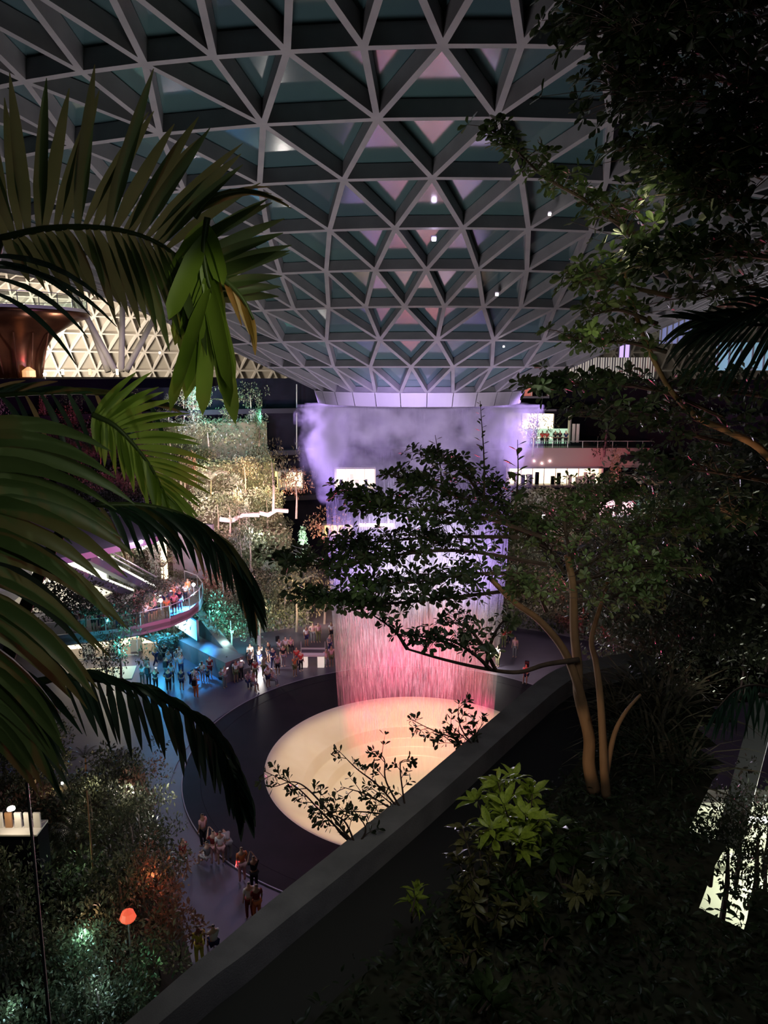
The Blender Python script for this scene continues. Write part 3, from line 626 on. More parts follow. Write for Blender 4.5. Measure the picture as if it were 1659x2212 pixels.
# ================================================================== people
def skin_mesh(name, joints, bones, sub=1):
    names = list(joints); me = bpy.data.meshes.new(name + '_src')
    me.from_pydata([joints[k][0] for k in names], [(names.index(a), names.index(b)) for a, b in bones], [])
    o = bpy.data.objects.new(name, me); COL.objects.link(o)
    md = o.modifiers.new('s', 'SKIN'); md.use_smooth_shade = True; md.branch_smoothing = .3
    for i, k in enumerate(names):
        r = joints[k][1]; r = r if hasattr(r, '__len__') else (r, r)
        me.skin_vertices[0].data[i].radius = r
    me.skin_vertices[0].data[0].use_root = True
    if sub: s = o.modifiers.new('d', 'SUBSURF'); s.levels = s.render_levels = sub
    dg = bpy.context.evaluated_depsgraph_get(); out = bpy.data.meshes.new_from_object(o.evaluated_get(dg)); out.name = name
    bpy.data.objects.remove(o); bpy.data.meshes.remove(me); return out
def pose_joints(pose):
    J = {'pel': [(0, 0, .95), (.15, .11)], 'spi': [(0, 0, 1.13), (.13, .10)], 'che': [(0, 0, 1.34), (.16, .11)], 'nec': [(0, 0, 1.49), .058], 'hea': [(0, -.01, 1.59), (.075, .095)], 'top': [(0, 0, 1.69), (.06, .075)]}
    for s, k in ((-1, 'L'), (1, 'R')):
        arm = {'stand': ((.22, .02, 1.15), (.23, -.06, .90)), 'photo': ((.24, -.12, 1.27), (.09, -.30, 1.55)), 'walk': ((.23, .10 * s, 1.16), (.22, .16 * s - .08, .93)),
               'bend': ((.2, -.62, .92), (.15, -.72, .66)), 'sit': ((.22, -.1, .86), (.14, -.28, .72)), 'hip': ((.33, .04, 1.18), (.17, -.06, 1.02)), 'point': ((.25, -.14, 1.3), (.1, -.36, 1.36))}[pose]
        if pose == 'point' and s < 0: arm = ((.22, .02, 1.15), (.23, -.06, .90))
        leg = {'walk': ((.10, -.10 * s, .52), (.10, .22 * -s + (.1 if s < 0 else 0), .10)), 'sit': ((.11, -.42, .50), (.11, -.42, .08))}.get(pose, ((.105, -.03, .51), (.11, .01, .08)))
        sh = (.185 * s, 0, 1.42); e, w_ = arm; kn, an = leg
        J['sh' + k] = [sh, .062]; J['el' + k] = [(e[0] * s, e[1], e[2]), .044]; J['wr' + k] = [(w_[0] * s, w_[1], w_[2]), .030]
        d = (Vector((w_[0] * s, w_[1], w_[2])) - Vector((e[0] * s, e[1], e[2]))).normalized(); W = Vector((w_[0] * s, w_[1], w_[2])); sd = d.cross(Vector((s, 0, .2))).normalized()
        J['pa' + k] = [tuple(W + d * .07), (.036, .02)]
        for i, (o_, ln) in enumerate(((-.03, .075), (-.01, .09), (.012, .085), (.032, .065))): J['f%d' % i + k] = [tuple(W + d * (.085 + ln) + sd * o_ * 1.3), .009]
        J['th' + k] = [tuple(W + d * .07 + sd * -.06), .01]
        J['hi' + k] = [(.09 * s, 0, .90), (.095, .095)]; J['kn' + k] = [(kn[0] * s, kn[1], kn[2]), .058]; J['an' + k] = [(an[0] * s, an[1], an[2]), .040]
        J['to' + k] = [(an[0] * s, an[1] - .16, an[2] - .045), (.042, .03)]
    if pose == 'bend':
        up = {'spi': (0, -.16, 1.06), 'che': (0, -.36, 1.12), 'nec': (0, -.50, 1.13), 'hea': (0, -.60, 1.11), 'top': (0, -.70, 1.09)}
        for k, v in up.items(): J[k][0] = v
        for s, k in ((-1, 'L'), (1, 'R')): J['sh' + k][0] = (.185 * s, -.42, 1.12)
    if pose == 'sit':
        for k in ('pel', 'spi', 'che', 'nec', 'hea', 'top', 'shL', 'shR'): x, y, z = J[k][0]; J[k][0] = (x, y, z - .42)
        for k in ('hiL', 'hiR'): x, y, z = J[k][0]; J[k][0] = (x, y - .04, z - .40)
        for k in 'LR':
            for q in ('el', 'wr', 'pa', 'th', 'f0', 'f1', 'f2', 'f3'):
                pass
    return J
def bones_for(k): return [('che', 'sh' + k), ('sh' + k, 'el' + k), ('el' + k, 'wr' + k), ('wr' + k, 'pa' + k)] + [('pa' + k, 'f%d' % i + k) for i in range(4)] + [('wr' + k, 'th' + k), ('pel', 'hi' + k), ('hi' + k, 'kn' + k), ('kn' + k, 'an' + k), ('an' + k, 'to' + k)]
BODY = {}
def body_set(pose, long_legs, long_hair):
    key = (pose, long_legs, long_hair)
    if key in BODY: return BODY[key]
    J = pose_joints(pose)
    if ('b', pose) not in BODY:
        BODY[('b', pose)] = skin_mesh('body', J, [('pel', 'spi'), ('spi', 'che'), ('che', 'nec'), ('nec', 'hea'), ('hea', 'top')] + bones_for('L') + bones_for('R'))
        T = {k: [J[k][0], tuple(np.array(J[k][1]) * 1.0 + .022) if hasattr(J[k][1], '__len__') else J[k][1] + .02] for k in ('che', 'spi', 'shL', 'shR')}
        T['hem'] = [tuple(Vector(J['pel'][0]).lerp(Vector(J['spi'][0]), .1)), (.165, .13)]
        for k in 'LR': T['sl' + k] = [tuple(Vector(J['sh' + k][0]).lerp(Vector(J['el' + k][0]), .75)), .062]
        BODY[('t', pose)] = skin_mesh('shirt', T, [('che', 'spi'), ('spi', 'hem'), ('che', 'shL'), ('che', 'shR'), ('shL', 'slL'), ('shR', 'slR')])
    B = {'pel': [J['pel'][0], (.165, .125)]}
    for k in 'LR':
        B['hi' + k] = [J['hi' + k][0], .112]; B['kn' + k] = [J['kn' + k][0], .078] if long_legs else [tuple(Vector(J['hi' + k][0]).lerp(Vector(J['kn' + k][0]), .85)), .092]
        if long_legs: B['an' + k] = [tuple(Vector(J['an' + k][0]) + Vector((0, 0, .03))), .055]
    bn = [('pel', 'hiL'), ('pel', 'hiR'), ('hiL', 'knL'), ('hiR', 'knR')] + ([('knL', 'anL'), ('knR', 'anR')] if long_legs else [])
    bot = skin_mesh('trousers' if long_legs else 'shorts', B, bn)
    h = J['top'][0]; d = (Vector(h) - Vector(J['hea'][0])).normalized(); bk = Vector((0, .03, 0)) if pose != 'bend' else Vector((0, 0, .03))
    H = {'a': [tuple(Vector(h) + bk * .5 + d * .012), (.078, .09)], 'b': [tuple(Vector(h) - d * .07 + bk * 1.6), (.082, .075)]}; bn = [('a', 'b')]
    if long_hair: H['c'] = [tuple(Vector(h) - d * .2 + bk * 2.6), (.07, .04)]; H['d'] = [tuple(Vector(h) - d * .36 + bk * 3), (.05, .03)]; bn += [('b', 'c'), ('c', 'd')]
    BODY[key] = (BODY[('b', pose)], BODY[('t', pose)], bot, skin_mesh('hair', H, bn)); return BODY[key]
SKINS = [mat('skin_a', (.55, .36, .27), .55), mat('skin_b', (.42, .26, .18), .55), mat('skin_c', (.30, .17, .11), .55)]
HAIRM = [mat('hair_black', (.012, .010, .010), .5), mat('hair_brown', (.05, .028, .018), .5), mat('hair_dark', (.02, .016, .014), .5)]
CL = {'white': (.72, .72, .72), 'black': (.02, .02, .025), 'navy': (.03, .04, .11), 'grey': (.22, .22, .24), 'red': (.5, .06, .05), 'pale pink': (.62, .36, .38),
      'beige': (.5, .42, .30), 'pale blue': (.30, .42, .58), 'olive': (.14, .15, .07), 'yellow': (.72, .60, .10), 'orange': (.65, .20, .08), 'dark red': (.20, .03, .03)}
CM = {k: mat('cloth_' + k.replace(' ', '_'), v, .85, .2) for k, v in CL.items()}
M_phone = mat('phone_screen', (.1, .1, .1), .3, emit=(.85, .9, 1), estr=2.5)
pseed = [0]
def person(x, y, z, face, pose, top, bot, label, long_legs=True, long_hair=False, scale=1.0, group=None, bag=False, parts=True, phone=False):
    """face: heading in degrees, 0 = towards the camera"""
    i = pseed[0]; pseed[0] += 1
    t = thing('person', (x, y, z), label, 'person', group); t.rotation_euler = (0, 0, R(face)); t.scale = (scale,) * 3
    b, s, l, h = body_set(pose, long_legs, long_hair)
    for nm, me, m in (('body', b, SKINS[i % 3]), ('shirt', s, CM[top]), ('trousers' if long_legs else 'shorts', l, CM[bot]), ('hair', h, HAIRM[i % 3])):
        if not me.materials: me.materials.append(None)
        o = bpy.data.objects.new(nm, me); COL.objects.link(o); o.parent = t; o.material_slots[0].link = 'OBJECT'; o.material_slots[0].material = m
    def extra(name, c, size, m):
        k = MB(); k.box(c, size); me = bpy.data.meshes.new(name); me.from_pydata(k.v, [], k.f); obj(name, me, m, t)
    if bag: extra('backpack', (0, .2, 1.22), (.28, .16, .42), CM['black'])
    if phone and pose == 'photo': extra('phone', (0, -.36, 1.62), (.16, .015, .09), M_phone)
    return t
def on_floor(px, py): p = atZ(px, py, 0); return p.x, p.y
# (px, py of the feet, heading, pose, top, bottom, long legs, long hair, scale, bag, phone, label)
PLAZA = [
 (337, 1438, 150, 'walk', 'beige', 'navy', 1, 0, 1.08, 0, 0, 'tall person in a beige shirt striding away from the storefront'),
 (357, 1436, 185, 'stand', 'black', 'black', 0, 0, 1.0, 0, 0, 'person in black farthest back on the blue floor'),
 (366, 1452, 170, 'stand', 'pale blue', 'grey', 1, 0, 1.0, 0, 0, 'person in pale blue with back turned at the centre of the blue floor'),
 (361, 1468, 175, 'stand', 'navy', 'grey', 1, 0, 1.02, 1, 0, 'person in navy with a backpack in the blue cluster'),
 (383, 1446, 190, 'stand', 'grey', 'white', 0, 1, .95, 0, 0, 'long haired person in grey top and white shorts on the blue floor'),
 (389, 1440, 160, 'stand', 'white', 'black', 0, 0, .97, 0, 0, 'person in white at the right of the blue cluster'),
 (392, 1460, 200, 'photo', 'pale blue', 'navy', 1, 0, 1.0, 0, 0, 'person in pale blue raising both arms to take a picture'),
 (318, 1458, 180, 'stand', 'white', 'grey', 0, 0, .86, 0, 0, 'child in white beside the lit shop floor'),
 (308, 1478, 180, 'photo', 'white', 'grey', 1, 1, .9, 0, 0, 'small person in white with raised hands at the lit shop floor'),
 (322, 1482, 175, 'stand', 'grey', 'black', 1, 0, 1.0, 1, 0, 'person in grey with a bag strap near the lit shop floor'),
 (337, 1492, 185, 'photo', 'black', 'black', 1, 0, .95, 0, 1, 'person in black holding a camera up behind the palm leaves'),
 (372, 1478, 185, 'stand', 'pale blue', 'black', 1, 1, .97, 0, 0, 'long haired person in pale blue near the front of the blue floor'),
 (365, 1494, 180, 'hip', 'navy', 'black', 1, 0, 1.0, 0, 0, 'person in navy with hands on hips just behind the palm tips'),
 (393, 1492, 175, 'stand', 'navy', 'navy', 0, 0, .95, 0, 0, 'person in navy shorts alone left of the bending person'),
 (413, 1482, 140, 'bend', 'black', 'navy', 1, 0, 1.05, 0, 0, 'person in black bending forward on the blue floor'),
 (421, 1484, 200, 'stand', 'pale pink', 'pale blue', 0, 0, .82, 0, 0, 'child in pale pink standing by the bending person'),
 (438, 1474, 160, 'stand', 'pale pink', 'pale blue', 0, 1, .95, 0, 0, 'long haired person in pale pink, left of a trio'),
 (449, 1475, 170, 'stand', 'navy', 'black', 0, 0, .68, 0, 0, 'small child between two standing adults'),
 (454, 1466, 175, 'stand', 'dark red', 'dark red', 0, 0, 1.02, 0, 0, 'person in dark red, right of a trio'),
 (424, 1508, 165, 'photo', 'pale pink', 'orange', 1, 0, .97, 1, 0, 'person in orange tinted clothes with backpack just above the palm tip'),
]
for q in PLAZA:
    x, y = on_floor(q[0], q[1]); person(x, y, .005, q[2], q[3], q[4], q[5], q[11], bool(q[6]), bool(q[7]), q[8], None, bool(q[9]), phone=bool(q[10]))
CROWD = [
 (479, 1478, 'sit', 'pale pink'), (492, 1462, 'stand', 'white'), (486, 1486, 'photo', 'white'), (510, 1474, 'stand', 'white'), (521, 1468, 'photo', 'white'), (536, 1484, 'sit', 'pale pink'),
 (547, 1490, 'sit', 'pale pink'), (552, 1470, 'stand', 'red'), (541, 1452, 'stand', 'grey'), (579, 1484, 'hip', 'white'), (588, 1480, 'sit', 'pale pink'), (570, 1462, 'photo', 'beige'), (600, 1458, 'stand', 'pale pink'),
 (590, 1446, 'stand', 'navy'), (612, 1440, 'stand', 'black'), (637, 1462, 'photo', 'orange'), (650, 1450, 'stand', 'red'), (641, 1442, 'stand', 'red'), (603, 1412, 'sit', 'white'), (617, 1408, 'sit', 'white'),
 (628, 1407, 'sit', 'pale pink'), (662, 1396, 'stand', 'white'), (676, 1388, 'hip', 'pale pink'), (688, 1388, 'stand', 'pale pink'), (716, 1384, 'stand', 'white'), (712, 1412, 'stand', 'grey'), (705, 1436, 'sit', 'pale pink'),
 (716, 1440, 'stand', 'pale pink'), (541, 1436, 'stand', 'white'), (560, 1440, 'photo', 'grey'), (580, 1430, 'stand', 'black'), (1088, 1398, 'stand', 'red'), (1100, 1384, 'sit', 'red'), (1136, 1472, 'sit', 'pale pink'), (1112, 1420, 'stand', 'pale pink'), (1075, 1440, 'stand', 'grey')]
LOOK = {'sit': 'sitting', 'stand': 'standing', 'photo': 'with arms raised', 'hip': 'with hands on hips'}
seen = {}
def side_of(px): return 'left of the white lamp' if px < 556 else 'right of the white lamp' if px < 640 else 'by the lit bench' if px < 730 else 'right of the falling water'
for n, (px, py, ps, tp) in enumerate(CROWD):
    x, y = on_floor(px, py); bt = ('black', 'navy', 'grey', 'olive')[n % 4]; ll = n % 3 != 0; lh = n % 4 == 1
    hd = math.degrees(math.atan2(x - AX, -(y - AY))) ; hd = math.degrees(math.atan2(AX - x, -(AY - y)))
    lab = 'person in %s top %s %s, %s %s' % (tp, LOOK[ps], side_of(px), bt, 'trousers' if ll else 'shorts')
    seen.setdefault(lab, []).append(n)
    if len(seen[lab]) > 1: lab = lab.replace('person', 'farther back person')
    person(x, y, .005, hd + rnd.uniform(-25, 25), ps, tp, bt, lab, ll, lh, rnd.uniform(.92, 1.04), None, n % 5 == 3, phone=n % 2 == 0)
# tightly packed crowd on the balcony
kk = 0; spots = []
for n in range(400):
    u = rnd.random(); x = rnd.uniform(-21.5, -14.8); y = rnd.uniform(47.6, 58.5)
    # stay inside the deck
    ex = None
    for i in range(2, len(edge) - 1):
        (x0, y0), (x1, y1) = edge[i], edge[i + 1]
        if x0 <= x <= x1 or x1 <= x <= x0:
            yy = y0 + (y1 - y0) * (x - x0) / (x1 - x0 + 1e-9)
            if i < 8: ex = yy if ex is None else max(ex, yy)
    lim = -14.6 if 51.5 < y < 57 else -15.4
    if ex is None or y < ex + .45 or x > lim: continue
    if x < -18.4 and y > ex + 2.2: continue
    if y > ex + 5.2: continue
    if any((x - a) ** 2 + (y - b) ** 2 < .36 for a, b in spots): continue
    spots.append((x, y))
    if len(spots) >= 46: break
CROWDCOL = ['black', 'grey', 'white', 'pale pink', 'navy', 'dark red', 'orange', 'beige']
for n, (x, y) in enumerate(spots):
    near = x > -17
    person(x, y, ZB, rnd.uniform(20, 60), ('stand', 'photo', 'stand', 'hip')[n % 4], CROWDCOL[n % 8], ('black', 'navy', 'grey')[n % 3],
           'person in the tightly packed crowd watching from the round balcony', n % 2 == 0, n % 3 == 0, rnd.uniform(.9, 1.05), 'crowd on the round balcony', phone=n % 8 == 1)
light('SPOT', 'crowd_light', (-11, 50, 15), 900, (1, .42, .5), (-16, 53.5, 5.2), .3, 34, 1)
light('SPOT', 'crowd_light', (-2, 44, 9), 2600, (1, .38, .48), (-7, 56, 1), .3, 36, 1)
# row of people at the right balcony rail
for n, (px, c) in enumerate(((1112, 'pale pink'), (1121, 'pale pink'), (1127, 'white'), (1143, 'red'), (1153, 'orange'), (1171, 'red'), (1181, 'red'), (1199, 'black'), (1209, 'black'), (1222, 'navy'))):
    p = atY(px, 966, 74.5)
    person(p.x, 74.6, atY(1200, 968, 74).z, rnd.uniform(-20, 20), 'stand', c, 'black', 'person in %s top leaning at the right balcony rail, %s of the row' % (c, ('first', 'second', 'third', 'fourth', 'fifth', 'sixth', 'seventh', 'eighth', 'ninth', 'tenth')[n]), True, n % 3 == 0, 1.0, 'people at the right balcony rail')
# lower left plaza edge
LOW = [(398, 1885, 60, 'walk', 'dark red', 'grey', 0, 'person in dark red top striding past the dark hedge'), (440, 1828, -120, 'stand', 'pale pink', 'black', 1, 'slim pale figure nearest the pale apron line'),
       (463, 1866, -140, 'photo', 'dark red', 'pale pink', 1, 'person in dark red with raised arms beside the apron line'), (478, 1868, -150, 'stand', 'white', 'pale pink', 0, 'person in white leaning over the apron line'),
       (494, 1858, -150, 'bend', 'grey', 'grey', 1, 'person bending close to the apron line'), (449, 1872, -120, 'sit', 'grey', 'white', 0, 'person sitting on the floor left of the raised arms'),
       (524, 1905, -150, 'stand', 'orange', 'pale pink', 1, 'person in orange with a light cap'), (550, 1925, -150, 'photo', 'black', 'black', 1, 'person in black raising a phone near the parapet'),
       (540, 1985, -150, 'stand', 'white', 'dark red', 1, 'person in white top and dark red trousers near the parapet'), (556, 1990, -150, 'stand', 'dark red', 'orange', 1, 'person in dark red beside the white top near the parapet'),
       (432, 2085, -150, 'stand', 'yellow', 'yellow', 1, 'person in bright yellow at the edge of the parapet'), (463, 2060, -150, 'sit', 'white', 'navy', 0, 'person in white half hidden behind the parapet')]
for px, py, f, ps, tp, bt, ll, lab in LOW:
    x, y = on_floor(px, py); person(x, y, .005, f, ps, tp, bt, lab, bool(ll), False, 1.0)
light('SPOT', 'low_light', (-3, 37, 9), 700, (1, .5, .5), (-7, 30, 0), .3, 55, 1)

# lit bench, pale post, apron strip
bench = thing('lit_bench', (-8.1, 55.6, 0), 'white lit bench with steel rails among the pink crowd', 'bench')
a = atZ(652, 1440, 0); b = atZ(700, 1436, 0)
MB().box(((a.x + b.x) / 2, a.y, .95), (b.x - a.x + .2, .5, .12)).build('seat', M_white, bench)
for k in (.12, .88): MB().box((a.x + (b.x - a.x) * k, a.y, .45), (.5, .4, .9)).build('leg', mat('bench_lit', (.8, .75, .65), .5, emit=(1, .9, .75), estr=.5), bench)
MB().box(((a.x + b.x) / 2, a.y + .5, 1.25), (b.x - a.x + .2, .12, .1)).build('back_rail', M_rail, bench)
for k in (-.05, 1.05): MB().box((a.x + (b.x - a.x) * k, a.y + .5, .9), (.06, .06, 1.8)).build('rail_post', M_rail, bench)
p = atZ(560, 1436, 0); post = thing('pale_post', p, 'pale square post with a tuft of white lit leaves beside the lamp', 'post')
MB().box(p + Vector((0, .3, 1.1)), (.22, .22, 2.2)).build('shaft', M_white, post)

# ================================================================== foliage kit
def leafmat(name, c1, c2, rough=.42, transl=.35, scale=6, **k): return mat(name, c1, rough, .45, col2=c2, scale=scale, transl=transl, **k)
M_leaf = {'deep': leafmat('leaf_deep', (.020, .036, .016), (.042, .066, .026)), 'mid': leafmat('leaf_mid', (.05, .085, .028), (.09, .135, .045)),
          'bright': leafmat('leaf_bright', (.17, .24, .03), (.30, .38, .05)), 'olive': leafmat('leaf_olive', (.10, .10, .035), (.17, .16, .06)),
          'rust': leafmat('leaf_rust', (.16, .07, .03), (.26, .12, .05)), 'pale': leafmat('leaf_pale', (.22, .26, .18), (.36, .40, .30)),
          'palm': leafmat('leaf_palm', (.075, .115, .035), (.12, .165, .06), scale=3), 'palmshade': leafmat('leaf_palm_shade', (.02, .05, .03), (.035, .075, .04), .35, .15, 3),  # palm leaf in shaded and lit copies, light put into the colour
          'palmlit': leafmat('leaf_palm_lit', (.16, .26, .03), (.24, .34, .05), scale=3), 'dry': leafmat('leaf_dry', (.36, .20, .05), (.46, .30, .09), scale=9)}
M_barkp = mat('bark_pale', (.26, .21, .18), .75, .3, col2=(.18, .15, .13), scale=7, bump=.3)
M_g = {'deep': leafmat('garden_deep', (.03, .04, .025), (.06, .07, .04)), 'mid': leafmat('garden_mid', (.045, .06, .035), (.17, .185, .11), lo=.42, hi=.58), 'olive': leafmat('garden_olive', (.07, .065, .04), (.22, .19, .12), lo=.42, hi=.58),
       'rust': leafmat('garden_rust', (.17, .085, .055), (.27, .15, .10)), 'pale': leafmat('garden_pale', (.20, .22, .18), (.34, .36, .30)), 'bright': leafmat('garden_bright', (.12, .2, .05), (.2, .3, .08))}
M_bark = mat('bark_tan', (.36, .21, .11), .75, .3, col2=(.26, .15, .08), scale=7, stretch=(1, 1, .25), bump=.3, bscale=18)
M_barkd = mat('bark_dark', (.09, .06, .045), .8, .3, col2=(.05, .035, .03), scale=7, bump=.3)
OBOV = (np.array([(0, 0, 0), (-.09, .25, .015), (-.24, .62, .05), (-.15, .9, .03), (0, 1, -.02), (.15, .9, .03), (.24, .62, .05), (.09, .25, .015), (0, .6, -.03)]), np.array([(8, 0, 1), (8, 1, 2), (8, 2, 3), (8, 3, 4), (8, 4, 5), (8, 5, 6), (8, 6, 7), (8, 7, 0)])[:, ::-1])
LANC = (np.array([(0, 0, 0), (-.13, .22, .04), (-.18, .5, .07), (-.10, .8, .0), (0, 1.0, -.12), (.10, .8, .0), (.18, .5, .07), (.13, .22, .04), (0, .3, 0), (0, .65, .01)]),
        np.array([(8, 0, 1), (8, 1, 2), (9, 8, 2), (9, 2, 3), (9, 3, 4), (9, 4, 5), (9, 5, 6), (8, 9, 6), (8, 6, 7), (8, 7, 0)])[:, ::-1])
RHOM = (np.array([(0, 0, 0), (-.22, .5, .06), (0, 1, 0), (.22, .5, .06)]), np.array([(0, 3, 1), (3, 2, 1)]))
def frames(D, Up, S):
    D = D / np.linalg.norm(D, axis=1, keepdims=True); X = np.cross(D, Up); X /= np.linalg.norm(X, axis=1, keepdims=True) + 1e-9; Z = np.cross(X, D)
    return np.stack([X, D, Z], axis=2) * S[:, None, None]      # columns x, y, z
TMESH = {}
def leaves(parent, name, P, D, Up, S, tpl, m, parts=300, stuff='foliage'):
    """P world points, D leaf directions, Up normals, S lengths; the largest in view become parts of their own"""
    P, D, Up, S = (np.asarray(a, float) for a in (P, D, Up, S)); A = frames(D, Up, S); o0 = np.array(wloc(parent))
    V0, T0 = tpl; n = len(P)
    if parts:
        x, y, d = project(P); inv = (x > -30) & (x < 1690) & (y > -30) & (y < 2240) & (d > .3)
        order = np.argsort(-(S / np.maximum(d, .3)) * inv); first, other = order[:parts], order[parts:]
    else: first, other = [], np.arange(n)
    key = (id(V0), m.name)
    if key not in TMESH:
        me = np_mesh(name, V0, T0); me.materials.append(m); me.polygons.foreach_set('use_smooth', [True] * len(me.polygons)); TMESH[key] = me
    for i in first:
        o = bpy.data.objects.new(name, TMESH[key]); COL.objects.link(o); o.parent = parent
        M = np.eye(4); M[:3, :3] = A[i]; M[:3, 3] = P[i] - o0; o.matrix_local = Matrix(M.tolist())
    if len(other):
        V = np.einsum('nij,vj->nvi', A[other], V0) + (P[other] - o0)[:, None, :]
        T = T0[None] + (np.arange(len(other)) * len(V0))[:, None, None]
        me = np_mesh(stuff, V.reshape(-1, 3), T.reshape(-1, 3)); me.polygons.foreach_set('use_smooth', [True] * len(me.polygons)); obj(stuff, me, m, parent, kind='stuff')
def rosettes(C, axis, size, k, rg, up=.35, jitter=.5):
    """k leaves round each centre, tilted up along axis"""
    P, D, U, S = [], [], [], []
    for c, ax in zip(C, axis):
        ax = ax / (np.linalg.norm(ax) + 1e-9); a = np.cross(ax, [.3, .5, .8]); a /= np.linalg.norm(a); b = np.cross(ax, a); ph = rg.uniform(0, 6.28)
        for j in range(k):
            t = ph + j * 2.4 + rg.uniform(-jitter, jitter) * .6; u = up + rg.uniform(-.3, .35)
            d = a * math.cos(t) + b * math.sin(t) + ax * u + rg.normal(0, .12, 3)
            P.append(c + d * size * .08); D.append(d); U.append(ax + rg.normal(0, .25, 3)); S.append(size * rg.uniform(.65, 1.15))
    return P, D, U, S
def smooth(pts, n):
    pts = [np.array(p, float) for p in pts]; pts = [2 * pts[0] - pts[1]] + pts + [2 * pts[-1] - pts[-2]]; out = []
    m = len(pts) - 3
    for i in range(n + 1):
        t = i / n * m; k = min(int(t), m - 1); u = t - k; a, b, c, d = pts[k:k + 4]
        out.append(.5 * ((2 * b) + (c - a) * u + (2 * a - 5 * b + 4 * c - d) * u * u + (3 * b - a - 3 * c + d) * u ** 3))
    return out
def PX(px, py, Y): return np.array(atY(px, py, Y))

# ================================================================== plants of the gardens
def cluster_template(kind, seed, n):
    rg = np.random.default_rng(seed); C = []
    if kind == 'fine': cen = [(rg.normal(0, .45), rg.normal(0, .45), rg.uniform(.3, .95)) for _ in range(22)]; rad = .25; cs = .062
    elif kind == 'bush': cen = [(rg.normal(0, .45), rg.normal(0, .45), rg.uniform(.3, .95)) for _ in range(16)]; rad = .27; cs = .12
    elif kind == 'tree': cen = [(rg.normal(0, .38), rg.normal(0, .38), rg.uniform(.5, 1.0)) for _ in range(20)]; rad = .17; cs = .07
    elif kind == 'column': cen = [(rg.normal(0, .2) * (1.15 - z), rg.normal(0, .2) * (1.15 - z), z) for z in np.linspace(.1, 1, 22)]; rad = .2; cs = .08
    elif kind == 'tier': cen = [(rg.normal(0, .5) * w_, rg.normal(0, .5) * w_, z) for z, w_ in ((.55, 1), (.68, .9), (.8, .7), (.92, .4)) for _ in range(7)]; rad = .22; cs = .08
    cen = np.array(cen); idx = rg.integers(0, len(cen), n); q = rg.normal(0, 1, (n, 3)); q /= np.linalg.norm(q, axis=1, keepdims=True)
    q[:, 2] *= .45 if kind == 'tier' else .8
    P = cen[idx] + q * rad * rg.uniform(.4, 1, (n, 1)) ** .5; D = q + rg.normal(0, .6, (n, 3)); U = np.array([0, 0, 1.]) + rg.normal(0, .6, (n, 3)); S = rg.uniform(.6, 1.2, n) * cs
    A = frames(D, U, S); V = np.einsum('nij,vj->nvi', A, RHOM[0]) + P[:, None, :]; T = RHOM[1][None] + (np.arange(n) * 4)[:, None, None]
    return np_mesh('foliage', V.reshape(-1, 3), T.reshape(-1, 3))
TPL = {}
def tpl(kind, seed, n):
    if (kind, seed) not in TPL: TPL[(kind, seed)] = cluster_template(kind, seed, n)
    return TPL[(kind, seed)]
def grass_mesh(seed, n=60):
    rg = np.random.default_rng(seed); mb = MB()
    for i in range(n):
        a = rg.uniform(0, 6.28); ln = rg.uniform(.6, 1.1); el = rg.uniform(.5, 1.3); p = np.array([rg.normal(0, .05), rg.normal(0, .05), 0.]); d = np.array([math.cos(a) * math.cos(el), math.sin(a) * math.cos(el), math.sin(el)]); sd = np.array([-math.sin(a), math.cos(a), 0]) * .02
        prev = (p - sd, p + sd)
        for k in range(1, 5):
            p = p + d * ln / 4; d = d + np.array([0, 0, -.42]); d /= np.linalg.norm(d); w_ = sd * (1 - k / 4.2)
            mb.add([prev[0], prev[1], p + w_, p - w_], [(0, 1, 2, 3)]); prev = (p - w_, p + w_)
    me = bpy.data.meshes.new('blades'); me.from_pydata(mb.v, [], mb.f); me.update(); return me
def palm_frond_mesh(seed):
    rg = np.random.default_rng(seed); mb = MB(); p = np.zeros(3); d = np.array([.55, 0, .85]); n = 14
    for k in range(n):
        q = p + d * .085; s_ = MB(); wd = .16 * math.sin(math.pi * (k + 1.5) / (n + 2)) + .04
        mb.add([p + [0, -.008, 0], p + [0, .008, 0], q + [0, .008, 0], q + [0, -.008, 0]], [(0, 1, 2, 3)])
        for s in (-1, 1):
            t = q + d * .05 + np.array([.02, s * wd, -.06]); mb.add([p + d * .01, q - d * .01, t], [(0, 1, 2)])
        p = q; d = d + np.array([0, 0, -.11]); d /= np.linalg.norm(d)
    me = bpy.data.meshes.new('frond'); me.from_pydata(mb.v, [], mb.f); me.update(); return me
GR = [grass_mesh(i) for i in (1, 2)]; PF = [palm_frond_mesh(i) for i in (1,)]
